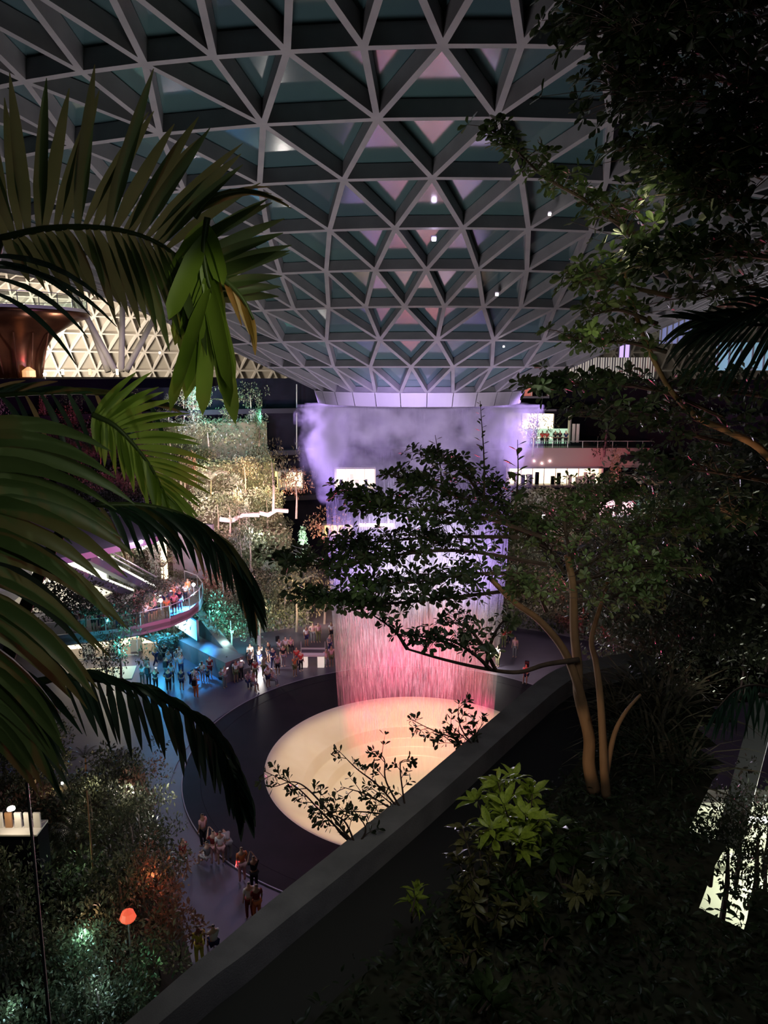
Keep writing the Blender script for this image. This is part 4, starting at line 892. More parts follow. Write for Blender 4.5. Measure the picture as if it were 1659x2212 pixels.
def garden_plant(kind, p, h, m, label, group=None, wd=None, seed=None, n=900, lean=0):
    """a plant of height h standing at p"""
    fine = project(p)[2] < 24 and kind == 'bush'; n = 2600 if fine else n
    p = Vector(p); seed = seed if seed is not None else rnd.randint(0, 3); wd = wd or h
    names = {'bush': ('shrub', 'shrub'), 'tree': ('leafy_tree', 'tree'), 'tier': ('spreading_tree', 'tree'), 'column': ('columnar_tree', 'tree'), 'grass': ('grass_tuft', 'grass'), 'palm': ('small_palm', 'palm')}[kind]
    t = thing(names[0], p, label, names[1], group); a = rnd.uniform(0, 6.28)
    def child(nm, me, sc, rz, mm, kd=None, z=0):
        o = bpy.data.objects.new(nm, me); COL.objects.link(o); o.parent = t; o.scale = sc; o.rotation_euler = (0, 0, rz); o.location = (0, 0, z)
        if not me.materials: me.materials.append(None)
        o.material_slots[0].link = 'OBJECT'; o.material_slots[0].material = mm
        if kd: o['kind'] = kd
        return o
    if kind in ('bush', 'tree', 'tier', 'column'):
        child('foliage', tpl('fine' if fine else kind, seed % 3, n), (wd, wd, h), a, m, 'stuff')
        r = .02 * h + .015; hh = h * (.75 if kind != 'bush' else .35)
        MB().tube([p + Vector((0, 0, -.1)), p + Vector((.02 * h, 0, hh * .5)), p + Vector((0, .01 * h, hh))], [r, r * .8, r * .4], 6).build('trunk' if kind != 'bush' else 'stem', M_barkd if kind == 'bush' else M_barkp, t)
    elif kind == 'grass': child('blades', GR[seed % 2], (wd, wd, h), a, m, 'stuff')
    else:
        MB().tube([p + Vector((0, 0, -.1)), p + Vector((.03 * h, 0, h * .5))], [.05, .035], 6).build('stem', M_bark, t)
        for i in range(9): child('frond', PF[0], (wd * .6,) * 3, a + i * .7, m, None, h * .5)
    return t

# scatter over the terraces
def scatter(t0, t1, prof, dens, tag_, side):
    k = 0
    for bi, (r0, z0, z1, r1) in enumerate(prof):
        n = int(abs(R(t1 - t0)) * r0 * dens)
        for i in range(n):
            a = R(rnd.uniform(t0 + .8, t1 - .8)); r = rnd.uniform(r0 + .7, r1 - .5); x, y = AX + r * math.sin(a), AY - r * math.cos(a)
            kind = rnd.choice(['bush', 'bush', 'bush', 'tree', 'grass', 'palm', 'tier', 'column', 'bush', 'palm'])
            h = {'bush': rnd.uniform(1.0, 1.9), 'tree': rnd.uniform(3, 4.6), 'grass': rnd.uniform(.9, 1.5), 'palm': rnd.uniform(2, 3.2), 'tier': rnd.uniform(2.8, 4.4), 'column': rnd.uniform(2.6, 4.4)}[kind]
            wd = {'bush': h * .95, 'tree': h * .55, 'grass': h, 'palm': h * .9, 'tier': h * .6, 'column': h * .5}[kind]
            m = M_g[rnd.choice(['mid', 'mid', 'pale', 'olive', 'deep', 'rust' if rnd.random() < .4 else 'mid'])]
            nm = {'bush': 'leafy shrub', 'tree': 'slender leafy tree', 'grass': 'arching grass tuft', 'palm': 'small feathery palm', 'tier': 'spreading layered tree', 'column': 'narrow upright tree'}[kind]
            garden_plant(kind, (x, y, z1), h, m, '%s on the stepped garden slope %s, %s terrace' % (nm, side, ('lowest', 'second', 'third', 'fourth', 'fifth', 'top')[bi]), '%ss, %s' % (nm, tag_ + ' terrace %d' % (bi + 1)), wd)
scatter(200, 232, PROF, .95, 'left slope', 'left of the water')
scatter(104, 164, PROF[:4], .22, 'right slope', 'right of the water')
scatter(234, 258, PROF[4:], .3, 'upper left slope', 'behind the balcony')

def drape(t0, t1, prof, n, seed, mk):
    rg_ = np.random.default_rng(seed)
    for (r0, z0, z1, r1), trr in zip(prof, range(9)):
        a = np.radians(rg_.uniform(t0, t1, n)); u = rg_.uniform(0, 1, n); wall_ = u < .55
        r = np.where(wall_, r0 - rg_.uniform(.02, .35, n), rg_.uniform(r0, r1, n)); z = np.where(wall_, z1 + .25 - (z1 - z0) * rg_.uniform(0, 1, n) ** 1.5, z1 + rg_.uniform(0, .45, n))
        P = np.stack([AX + r * np.sin(a), AY - r * np.cos(a), z], 1); out_ = np.stack([-np.sin(a), np.cos(a), np.zeros(n)], 1)
        D = out_ * .3 + rg_.normal(0, .6, (n, 3)); D[:, 2] -= .3; U = out_ + rg_.normal(0, .4, (n, 3)) + [0, 0, .5]
        yield P, D, U, rg_.uniform(.14, .42, n)
for par_, t0, t1, prof, n in ((bpy.data.objects['terraced_garden'], 200, 232, PROF, 3000), (bpy.data.objects['terraced_garden.001'], 104, 164, PROF[:4], 5200), (bpy.data.objects['terraced_garden.002'], 233, 262, PROF[4:], 3800)):
    for k, (P, D, U, S) in enumerate(drape(t0, t1, prof, n, 3, None)): leaves(par_, 'leaf', P, D, U, S, RHOM, M_g[('mid', 'olive', 'mid', 'pale', 'mid', 'deep')[k]], 0, 'trailing_plants')

# salient plants
def gp(kind, px, py, Y, h, mk, label, wd=None, **k): return garden_plant(kind, atY(px, py, Y), h, M_g[mk], label, None, wd, **k)
gp('column', 560, 962, 68, 3.2, 'mid', 'teal lit upright tree standing beside the dark gap', 1.2)
gp('tree', 590, 1105, 66.5, 6.0, 'olive', 'tall thin stemmed tree in front of the amber shop window', 2.6)
gp('tier', 640, 1118, 67.5, 4.6, 'rust', 'rust tinted flat topped tree at the edge of the dark gap', 2.0)
gp('column', 655, 1215, 63, 2.8, 'pale', 'pale mint green conifer below the dark gap', 1.5)
gp('tree', 720, 1215, 66, 4.6, 'rust', 'reddish tree left of the low amber shop', 3.0)
gp('tree', 485, 1372, 59, 6.2, 'rust', 'purple red crowned tree with pale trunk beside the balcony', 3.4)
gp('tree', 455, 1400, 55.5, 4.2, 'mid', 'teal lit leafy tree between the screen and the crowd', 3.4)
gp('tree', 500, 1408, 55.2, 3.4, 'mid', 'shorter teal lit tree above the small white lamp', 2.8)
gp('tree', 560, 1400, 57.5, 4.4, 'deep', 'dark leafy tree behind the pale post', 3.0)
gp('bush', 560, 1402, 55.3, 1.0, 'pale', 'white lit tuft on top of the pale post', .9)
gp('tree', 640, 1372, 60.5, 5.4, 'olive', 'tan lit tree behind the seated trio', 3.6)
gp('palm', 655, 1300, 61.5, 3.4, 'pale', 'pale feathery palm glowing green above the crowd', 2.6)
gp('tree', 700, 1370, 62.5, 5.6, 'olive', 'olive tan tree left of the water curtain', 3.0)
gp('bush', 340, 1290, 50.6, 1.3, 'deep', 'dark shrub at the front rail of the balcony', 1.6)
for i, (px, py, Y, h) in enumerate(((150, 1345, 46.6, 2.4), (185, 1350, 46.8, 2.2), (222, 1350, 47.2, 1.9), (262, 1346, 47.7, 1.7), (120, 1340, 46, 2.8), (295, 1338, 48.4, 1.3))):
    gp('bush', px, py, Y, h, 'deep', 'dark shrub at the balcony rail, %s' % ('second from the left', 'third from the left', 'fourth from the left', 'fifth from the left', 'first at the left', 'last at the right')[i], h * 1.0)
gp('tree', 262, 1490, 45.5, 4.3, 'mid', 'cyan lit tree in front of the storefront', 2.8)
gp('tree', 232, 1500, 44.5, 3.4, 'deep', 'dark tree left of the cyan lit tree', 2.4)
gp('column', 1305, 985, 60, 4.2, 'deep', 'dark conifer silhouetted against the white lit hall', 1.7)
gp('tree', 1150, 985, 66, 3.6, 'olive', 'yellow green tree beside the rim at the bright hall', 2.6)
gp('bush', 1105, 975, 70, 2.0, 'olive', 'hanging olive shrub at the right edge of the water', 2.0)

# coloured garden lights on the slopes
for (px, py, Y, e, c) in ((455, 860, 71, 700, TEAL), (415, 900, 70, 500, (.8, .75, 1)), (520, 930, 70, 800, (.8, .7, 1)), (445, 960, 67, 350, (.7, 1, .8)), (570, 900, 66, 240, TEAL),
                          (505, 1000, 66, 500, (1, .45, .5)), (450, 1010, 65, 400, (1, .7, .6)), (560, 1010, 68, 500, (1, .75, .4)), (600, 1045, 66, 600, (1, .7, .35)), (520, 1060, 64, 600, (1, .8, .55)),
                          (440, 1070, 63, 500, (1, .8, .6)), (600, 1110, 63, 350, (1, .45, .5)), (480, 1120, 62, 450, (1, .55, .6)), (560, 1150, 61, 380, (.8, .7, .7)), (470, 1190, 55, 260, (1, .35, .5)),
                          (520, 1230, 56, 260, (.7, .6, .9)), (650, 1170, 60, 260, (.5, 1, .6)), (715, 1170, 62, 260, (1, .45, .4)), (650, 1290, 56.5, 330, (1, .75, .45)), (590, 1330, 54, 160, (1, .75, .5)),
                          (460, 1320, 52, 320, (.1, .75, .8)), (500, 1370, 52.5, 200, (.2, .8, .8)), (700, 1300, 58, 220, (1, .6, .5)), (258, 1400, 43.5, 160, (.1, .9, 1)), (1330, 1080, 61, 300, (1, .4, .45)),
                          (1400, 1120, 58, 300, (.5, 1, .85)), (1250, 1150, 58, 200, (.8, .7, .8)), (1130, 940, 63, 200, (1, .85, .4)), (1180, 1240, 56, 200, (.9, .6, .6)), (640, 960, 74, 60, (1, .9, .8))):
    p_ = atY(px, py, Y + 1.6); LT('SPOT', p_, e * 4.2, c, p_ + Vector((0, 3, .4)), .25, 150, .5)

# ================================================================== lower left garden
def bed_edge(y): return -6.6 - (y - 23) * .45 if y > 23 else -6.6 + (23 - y) * .24
def bed_z(x, y): return 2.0 * min(1, max(0, (bed_edge(y) - x) / 2.5)) * min(1, max(0, (38 - y) / 4))
gy = np.linspace(9, 37, 28); nx = 20; mbg = MB(); V = []
for y in gy:
    for k in range(nx):
        x = bed_edge(y) - k * .62; z = bed_z(x, y); V.append((x, y, z - .05 + .1 * z * math.sin(x * 1.3) * math.cos(y * .9)))
mbg.add(V, [(j * nx + i, j * nx + i + 1, (j + 1) * nx + i + 1, (j + 1) * nx + i)[::-1] for j in range(len(gy) - 1) for i in range(nx - 1)])
mbg.build('planting_bed', M_soil, None, 'structure', True, label='dark mounded planting bed in the lower left')
zones = [('upper', 27, 36, -17, -9.5, 34), ('middle', 20, 27, -15, -6.6, 34), ('front', 12, 20, -12, -4.2, 34)]
for zn, y0, y1, x0, x1, n in zones:
    for i in range(n):
        y = rnd.uniform(y0, y1); x = bed_edge(y) - .9 - rnd.uniform(0, 7.5) ** 1.0; kind = rnd.choice(['bush', 'bush', 'tree', 'tier', 'bush', 'palm'])
        h = {'bush': rnd.uniform(1.2, 2.2), 'tree': rnd.uniform(2.6, 4), 'tier': rnd.uniform(2.4, 3.6), 'palm': rnd.uniform(2, 2.8)}[kind]; wd = h * (.95 if kind == 'bush' else .62)
        nm = {'bush': 'glossy shrub', 'tree': 'leafy young tree', 'palm': 'small palm', 'tier': 'layered small tree'}[kind]
        garden_plant(kind, (x, y, bed_z(x, y) - .1), h, M_g[rnd.choice(['deep', 'deep', 'deep', 'mid', 'rust' if rnd.random() < .3 else 'deep'])], '%s in the dark lower left garden, %s part' % (nm, zn), '%ss of the lower left garden, %s part' % (nm, zn), wd, n=900)
for (px, py, Y, e, c) in ((380, 1690, 28, 130, (.95, .9, .85)), (440, 1730, 26, 90, (.8, .8, 1)), (280, 1700, 26, 120, (1, .85, .75)), (200, 1690, 26, 80, (1, .85, .6)), (330, 1760, 22, 24, (1, .9, .8)), (150, 1850, 20, 40, (.6, 1, .5)),
                          (330, 1890, 19, 60, (1, .25, .12)), (370, 1990, 16.5, 26, (1, .4, .35)), (200, 1975, 17, 26, (1, .5, .3)), (180, 2020, 13.5, 110, (.5, 1, .85)), (215, 2130, 12.2, 60, (.6, .9, 1)), (345, 2050, 13.5, 50, (.3, 1, .6)), (30, 2180, 12, 30, (.6, 1, 1))):
    LT('POINT', atZ(px, py, 4.6), e * (.6 if Y > 21 else .42), c, size=.1)
sh = garden_plant('bush', atZ(175, 2165, 1.9), 3.0, M_g['mid'], 'teal white lit glossy shrub in the bottom left corner', None, 2.6, 0, 900)
sh = garden_plant('bush', atZ(235, 2270, 1.9), 2.6, M_g['mid'], 'lower glossy shrub under the teal white lit one', None, 2.4, 1, 900)
sh = garden_plant('bush', atZ(345, 2125, 1.9), 1.6, M_g['mid'], 'small bright green shrub just above the parapet', None, 1.5, 2, 900)
sh = garden_plant('tree', atZ(335, 2010, 1.9), 3.0, M_g['rust'], 'red lit feathery bush in the middle of the dark garden', None, 2.0, 0, 900)
sh = garden_plant('bush', atZ(388, 2070, 1.6), 2.0, M_g['rust'], 'dark red leaved shrub by the bottom parapet', None, 1.8, 1, 900)
lt = thing('red_lantern', atZ(277, 1985, 4.3), 'small glowing red orange lantern among the dark shrubs', 'lantern')
MB().lathe([(0, .42), (.2, .3), (.27, .1), (.2, 0), (0, -.02)], 10, atZ(277, 1988, 4.3)).build('shade', mat('red_glow', (.8, .2, .1), .5, emit=(1, .10, .05), estr=.7), lt)
MB().tube([atZ(277, 1988, 4.3), atZ(277, 1988, 4.3) + Vector((0, 0, -2.4))], .03, 5).build('stake', M_rail, lt)
st = thing('lit_stall', atY(40, 1795, 24), 'small lit counter with pale panels at the left edge', 'counter')
a, b = atY(-30, 1790, 24), atY(92, 1790, 24)
MB().box((a + b) / 2 + Vector((0, 0, -(a.z - 1.2) / 2)), (b.x - a.x, .8, a.z - 1.2)).build('base', M_dark, st)
for i in range(6): MB().box(Vector((a.x + (b.x - a.x) * (i + .5) / 6, a.y, a.z + .32)), (.24, .08, .62)).build('pale_panel', M_white if i != 2 else mat('brown_card', (.3, .16, .08), .6), st)
MB().box((a + b) / 2 + Vector((0, 0, .03)), (b.x - a.x, .9, .06)).build('shelf', M_white, st)
p = atY(24, 1746, 23.6); MB().lathe([(0, .05), (.12, .03), (.14, -.04), (0, -.05)], 10, p).build('lamp_head', M_lamp, st); LT('POINT', p + Vector((.0, -.3, -.1)), 40, (1, .8, .5), size=.06)
rod = thing('support_rod', atY(112, 2240, 6.4), 'long thin dark rod with a pale edge running down the left side', 'rod')
MB().tube([atY(112, 2260, 6.4), atY(58, 1690, 7.6)], .018, 8).build('shaft', mat('rod_dark', (.015, .015, .02), .25, .6), rod)
MB().tube([atY(112, 2260, 6.4) + Vector((.016, -.008, 0)), atY(58, 1690, 7.6) + Vector((.016, -.008, 0))], .004, 5).build('pale_line', M_white, rod)  # thin pale line along one side of the rod
t = thing('bare_sapling', atZ(208, 1985, 1.9), 'thin bare reddish stem rising from the dark garden', 'stem')
MB().tube([atZ(208, 1985, 1.9), atZ(208, 1985, 1.9) + Vector((0, .1, 5.2))], .03, 5).build('shaft', M_bark, t)

# ================================================================== the near planter with its parapet
ZP = 17.0
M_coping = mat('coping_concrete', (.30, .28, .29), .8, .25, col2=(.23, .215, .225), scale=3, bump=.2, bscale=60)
outer = smooth([tuple(atZ(*q, ZP)) for q in ((100, 2350), (280, 2202), (416, 2085), (485, 2030), (581, 1949), (750, 1815), (900, 1692), (1078, 1540), (1180, 1458), (1250, 1430), (1380, 1405))], 36)
def offset(pts, k, k1=None):
    o = []; k0 = k; k1 = k if k1 is None else k1
    for i, p in enumerate(pts):
        k = k0 + (k1 - k0) * i / len(pts)
        t = pts[min(i + 1, len(pts) - 1)] - pts[max(i - 1, 0)]; t = t / np.linalg.norm(t); o.append(p + np.array([t[1], -t[0], 0]) * k)
    return o
par = thing('parapet', (0, 7, 15), 'long dark concrete parapet of the near planter running diagonally', 'parapet')
i1 = offset(outer, .19, .46); i2 = offset(outer, .85, 1.4)
m = MB()
for a, b, c, d in zip(outer[:-1], outer[1:], i1[1:], i1[:-1]):
    z0, z1 = ZP - .35, ZP
    m.add([(*a[:2], z1), (*b[:2], z1), (*c[:2], z1), (*d[:2], z1), (*a[:2], z0), (*b[:2], z0), (*c[:2], z0), (*d[:2], z0)], [(0, 3, 2, 1), (0, 1, 5, 4), (2, 3, 7, 6), (4, 5, 6, 7)])
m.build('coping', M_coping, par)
m = MB()
for a, b in zip(outer[:-1], outer[1:]): m.quad((*a[:2], ZP - .35), (*b[:2], ZP - .35), (*b[:2], 14.2), (*a[:2], 14.2))
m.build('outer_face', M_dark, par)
m = MB()
for a, b, c, d in zip(i1[:-1], i1[1:], i2[1:], i2[:-1]): m.quad((*a[:2], ZP - .3), (*b[:2], ZP - .3), (*c[:2], ZP - .55), (*d[:2], ZP - .55))
m.build('gutter', mat('gutter_black', (.008, .008, .012), .6), par)
# soil behind, rising to the right into a planted bank
def soil_z(x, y): return ZP - .38 + .12 * math.sin(x * 2.1 + y) * math.cos(y * 1.7) + max(0, x - 4.6) * max(0, min(1, (y - 10.5) / 2)) * .35
def in_soil(x, y):
    pts = i2; j = min(range(len(pts)), key=lambda k: (pts[k][0] - x) ** 2 + (pts[k][1] - y) ** 2); t = pts[min(j + 1, len(pts) - 1)] - pts[max(j - 1, 0)]; n = np.array([t[1], -t[0]])
    return (x - pts[j][0]) * n[0] + (y - pts[j][1]) * n[1] > 0
def gapped(x, y):
    qx, qy, d = project((x, y, ZP - .4)); return qx > 1522 and 1560 < qy < 1965 and y < 11.5
m = MB(); V = []; N_ = 26; rows = []
for i in range(len(i2)):
    b = i2[i]; t = i2[min(i + 1, len(i2) - 1)] - i2[max(i - 1, 0)]; n = np.array([t[1], -t[0]]) / np.linalg.norm(t[:2])
    for k in range(N_ + 1):
        x, y = b[0] + n[0] * k * .42, b[1] + n[1] * k * .42
        V.append((x, y, soil_z(x, y)))
F_ = []
for i in range(len(i2) - 1):
    for k in range(N_):
        q = [i * (N_ + 1) + k, i * (N_ + 1) + k + 1, (i + 1) * (N_ + 1) + k + 1, (i + 1) * (N_ + 1) + k]
        cx, cy_ = sum(V[a][0] for a in q) / 4, sum(V[a][1] for a in q) / 4
        if gapped(cx, cy_) or cy_ < 1.5: continue
        F_.append(tuple(q[::-1]))
m.add(V, F_)
m.build('planter_soil', M_soil, None, 'structure', True, label='dark soil of the near planter')
# far bank behind the tree and below the right foliage
m = MB(); V = []
for j in range(16):
    for i in range(20):
        x = 5.4 + i * .6; y = 12.9 + j * .8; V.append((x, y, 15.6 + .30 * max(0, x - 4.6) * min(1, (y - 12) / 2) + .25 * math.sin(x * 1.7) * math.cos(y * 2.3)))
m.add(V, [(j * 20 + i, j * 20 + i + 1, (j + 1) * 20 + i + 1, (j + 1) * 20 + i) for j in range(15) for i in range(19)])
m.build('planted_bank', M_soil, None, 'structure', True, label='dark planted bank at right')

rg = np.random.default_rng(11)
def cover(name, label, xs, ys, n, size, mk, zfun, lift=.12, group=None):
    P, D, U, S = [], [], [], []
    while len(P) < n:
        x, y = rg.uniform(*xs), rg.uniform(*ys)
        if not in_soil(x, y) or gapped(x, y): continue
        for _ in range(4):
            P.append((x + rg.normal(0, .07), y + rg.normal(0, .07), zfun(x, y) + rg.uniform(0, lift))); D.append((rg.normal(), rg.normal(), rg.uniform(-.1, .9))); U.append((rg.normal(0, .5), rg.normal(0, .5), 1)); S.append(size * rg.uniform(.6, 1.3))
    t = thing(name, (float(np.mean(xs)), float(np.mean(ys)), 16.6), label, 'plants', group); tag(t, kind='stuff')
    leaves(t, 'leaf', P, D, U, S, LANC, M_leaf[mk], 0)
cover('ground_cover', 'low dark ground cover leaves over the planter soil', (-1, 5), (2.6, 13), 9000, .10, 'deep', soil_z, .3)

# bright shrub in front of the tree
def big_leaf_plant(name, label, base, heads, size, mk, k=9, stem=.012, parts=300, up=.45, axis=None, tplt=LANC, cat='shrub', barkm=None):
    base = np.array(base); t = thing(name, base, label, cat); C, AXS = [], []
    for i, h in enumerate(heads):
        h = np.array(h[:3]); mid = (base + h) / 2 + rg.normal(0, .04, 3); pts = smooth([base + rg.normal(0, .02, 3), mid, h], 6)
        MB().tube(pts, list(np.linspace(stem, stem * .45, 7)), 5).build('stem', barkm or M_barkd, t)
        v = h - mid; v[2] += .2 * np.linalg.norm(v); C.append(h); AXS.append(v if axis is None else np.array(axis) + rg.normal(0, .3, 3))
        for q in (pts[4], pts[5]):
            if rg.random() < .7: C.append(q); AXS.append(v + rg.normal(0, .2, 3))
    L = rosettes(C, AXS, size, k, rg, up)
    leaves(t, 'leaf', *L, tplt, M_leaf[mk], parts); return t
base = PX(1110, 1890, 6.7)
hd = [PX(px, py, Y) for px, py, Y in ((1075, 1690, 6.9), (1110, 1682, 7.0), (1150, 1715, 6.9), (1030, 1730, 6.8), (1090, 1740, 6.6), (1135, 1760, 6.6), (1165, 1770, 6.7), (1060, 1790, 6.5), (1120, 1810, 6.5), (1150, 1700, 7.1), (1065, 1712, 6.9))]
big_leaf_plant('bright_shrub', 'bright yellow green broad leaved shrub in the middle of the near planter', base, hd, .21, 'bright', 8)
hd = [PX(px, py, Y) for px, py, Y in ((1000, 1790, 6.5), (985, 1850, 6.4), (1010, 1870, 6.3), (1040, 1900, 6.3), (1000, 1920, 6.2), (1060, 1850, 6.4), (1035, 1810, 6.5), (1080, 1960, 6.1), (1150, 1960, 6.1), (1010, 1965, 6.1))]
big_leaf_plant('olive_shrub', 'duller olive leaved shrub below and left of the bright one', PX(1050, 1990, 6.1), hd, .17, 'olive', 8)
hd = [PX(px, py, Y) for px, py, Y in ((1225, 1800, 6.9), (1195, 1830, 6.8), (1245, 1830, 6.8), (1205, 1790, 6.9), (1260, 1805, 6.9))]
big_leaf_plant('dark_leaf_shrub', 'dark green broad leaved shrub right of the bright one', PX(1215, 1930, 6.6), hd, .24, 'mid', 8)
hd = [PX(px, py, Y) for px, py, Y in ((1100, 1920, 6.3), (1130, 1940, 6.3), (1085, 1900, 6.4))]
big_leaf_plant('dark_leaf_shrub', 'dark green drooping shrub under the olive and bright ones', PX(1120, 2000, 6.2), hd, .26, 'mid', 6)
big_leaf_plant('small_rosette', 'small yellow green rosette alone at the left of the planter', PX(888, 1985, 6.0), [PX(888, 1945, 6.1), PX(900, 1925, 6.1)], .15, 'bright', 6)
big_leaf_plant('small_rosette', 'pale green rosette at the bottom centre of the planter', PX(1040, 2190, 5.3), [PX(1045, 2150, 5.4), PX(1060, 2170, 5.3)], .24, 'mid', 8)
for i, (px, py) in enumerate(((1270, 1920), (1300, 1960), (1180, 2010), (940, 2100), (1240, 2080), (840, 2150), (1130, 2080), (1380, 2050), (1330, 1840), (1000, 2040))):
    big_leaf_plant('dim_leafy_plant', 'dim low leafy plant of the near planter in deep shade', PX(px, py + 40, 6.0 + rg.uniform(-.3, .4)), [PX(px, py, 6.1), PX(px + 30, py + 10, 6.0), PX(px - 25, py + 12, 6.1)], .17, ('olive', 'mid', 'deep')[i % 3], 7)['group'] = 'dim low plants of the near planter'
light('SPOT', 'planter_light', tuple(PX(1180, 1500, 5.2)), 26, (1, .93, .55), tuple(PX(1115, 1750, 6.7)), .05, 26, .9)
light('SPOT', 'planter_light', tuple(PX(1010, 1560, 5.2)), 15, (1, .93, .62), tuple(PX(1050, 1900, 6.3)), .05, 55, 1)

# twiggy plants silhouetted against the basin
def twig_plant(label, base, branches, size=.085, mk='deep', k=4, step=.085):
    base = np.array(base); t = thing('twiggy_plant', base, label, 'plant'); C, AXS = [], []
    for br in branches:
        pts = smooth([base] + [np.array(q) for q in br], 10 * len(br)); n = len(pts)
        MB().tube(pts, list(np.linspace(.014, .004, n)), 5).build('twig', M_barkd, t)
        ln = 0
        for i in range(1, n):
            ln += np.linalg.norm(pts[i] - pts[i - 1])
            if i < n * .25: continue
            if ln > step:
                ln = 0; v = pts[i] - pts[i - 1]; sd = np.cross(v / np.linalg.norm(v), [0, -1, 0]); s = rg.choice([-1, 1]); l = rg.uniform(.04, .22); tip = pts[i] + (sd * s * .8 + v / np.linalg.norm(v) * .7 + rg.normal(0, .2, 3)) * l
                MB().tube([pts[i], (pts[i] + tip) / 2 + [0, 0, .01], tip], [.005, .004, .002], 4).build('twig', M_barkd, t); C += [tip, (pts[i] + tip) / 2]; AXS += [tip - pts[i], tip - pts[i]]
        C.append(pts[-1]); AXS.append(pts[-1] - pts[-2])
    leaves(t, 'leaf', *rosettes(C, AXS, size, k, rg, .7), OBOV, M_leaf[mk], 300); return t
twig_plant('twiggy dark plant reaching left across the lower rim of the basin', PX(770, 1830, 7.2), [[PX(700, 1760, 7.4), PX(640, 1700, 7.5), PX(575, 1668, 7.6)], [PX(690, 1730, 7.4), PX(640, 1690, 7.5), PX(590, 1700, 7.5)], [PX(740, 1770, 7.3), PX(680, 1755, 7.4)], [PX(790, 1790, 7.3), PX(760, 1745, 7.4)], [PX(735, 1800, 7.3), PX(715, 1770, 7.3)]])
twig_plant('twiggy dark plant silhouetted at the centre of the basin', PX(880, 1770, 7.8), [[PX(820, 1700, 8), PX(770, 1660, 8), PX(735, 1625, 8)], [PX(835, 1690, 8), PX(830, 1640, 8.1), PX(808, 1622, 8.1)], [PX(870, 1710, 8), PX(865, 1650, 8.1), PX(885, 1640, 8.1)], [PX(800, 1720, 7.9), PX(740, 1700, 8), ], [PX(800, 1755, 7.8), PX(700, 1752, 7.8)], [PX(850, 1740, 7.9), PX(800, 1700, 8)]], .085)
twig_plant('twiggy dark plant over the right side of the basin', PX(1045, 1640, 9.3), [[PX(990, 1600, 9.4), PX(930, 1575, 9.5), PX(890, 1555, 9.5)], [PX(1000, 1580, 9.4), PX(990, 1545, 9.5), PX(992, 1522, 9.5)], [PX(1030, 1590, 9.4), PX(1045, 1560, 9.5)], [PX(985, 1610, 9.4), PX(960, 1590, 9.5)], [PX(1010, 1600, 9.4), PX(965, 1560, 9.5)]], .10, 'deep', 5)

# ================================================================== the tree of the planter
tree = thing('planter_tree', PX(1285, 1708, 8.5), 'branching small leaved tree with tan trunks in front of the water', 'tree')
def limb(par_, pts, r0, r1, name='branch', n=None, m=M_bark, sides=8):
    s = smooth(pts, n or 5 * len(pts)); MB().tube(s, list(np.linspace(r0, r1, len(s))), sides).build(name, m, par_, None, True); return s
limb(tree, [PX(1284, 1712, 8.5), PX(1272, 1650, 8.5), PX(1272, 1590, 8.5), PX(1250, 1500, 8.5), PX(1248, 1440, 8.5), PX(1240, 1360, 8.5), PX(1238, 1270, 8.5), PX(1225, 1200, 8.5)], .085, .04, 'trunk')
limb(tree, [PX(1268, 1560, 8.5), PX(1245, 1470, 8.45), PX(1215, 1400, 8.4), PX(1165, 1340, 8.3), PX(1110, 1300, 8.1), PX(1060, 1250, 7.9)], .06, .028, 'trunk')
limb(tree, [PX(1310, 1722, 8.4), PX(1305, 1660, 8.4), PX(1302, 1590, 8.5), PX(1296, 1500, 8.6), PX(1287, 1430, 8.7), PX(1278, 1380, 8.7), PX(1300, 1300, 8.8), PX(1320, 1230, 8.9)], .06, .022, 'trunk')
limb(tree, [PX(1308, 1680, 8.4), PX(1326, 1590, 8.5), PX(1350, 1540, 8.5), PX(1384, 1500, 8.5)], .04, .015)
RG = np.random.default_rng(5)
def tiers(par_, specs, size, mk, Ymid, parts=300, twig=.16, k=6, barkm=M_barkd, droop=.0, tplt=OBOV, leafname='leaf'):
    """each spec: polyline from inner end to tip with (px,py,Y), spread in metres, density of rosettes per metre"""
    C, AXS = [], []; tw = MB()
    for pts, spread, dens in specs:
        s = smooth([PX(*q) for q in pts], 6 * len(pts)); L = sum(np.linalg.norm(s[i + 1] - s[i]) for i in range(len(s) - 1))
        MB().tube(s, list(np.linspace(.026, .006, len(s))), 6).build('branch', barkm, par_)
        for q in range(int(L * dens)):
            u = RG.uniform(.12, 1) ** .8 * (len(s) - 1.01); i = int(u); p = s[i] + (s[i + 1] - s[i]) * (u - i); v = s[i + 1] - s[i]; v /= np.linalg.norm(v)
            sp = spread * (1.15 - .55 * u / len(s))
            off_ = RG.normal(0, 1, 3) * [sp, sp * 1.3, sp * .42]; off_[2] += sp * .25; tip = p + off_ + v * abs(RG.normal(0, sp * .5)); tip[2] -= droop * abs(RG.normal())
            tw.tube([p, (p + tip) / 2 + [0, 0, .02], tip], [.006, .004, .0025], 4, False); C.append(tip); AXS.append((tip - p) / (np.linalg.norm(tip - p) + 1e-6) + [0, 0, .7])
    tw.build('twigs', barkm, par_, 'stuff')
    leaves(par_, leafname, *rosettes(C, AXS, size, k, RG, .25), tplt, M_leaf[mk], parts); return len(C)
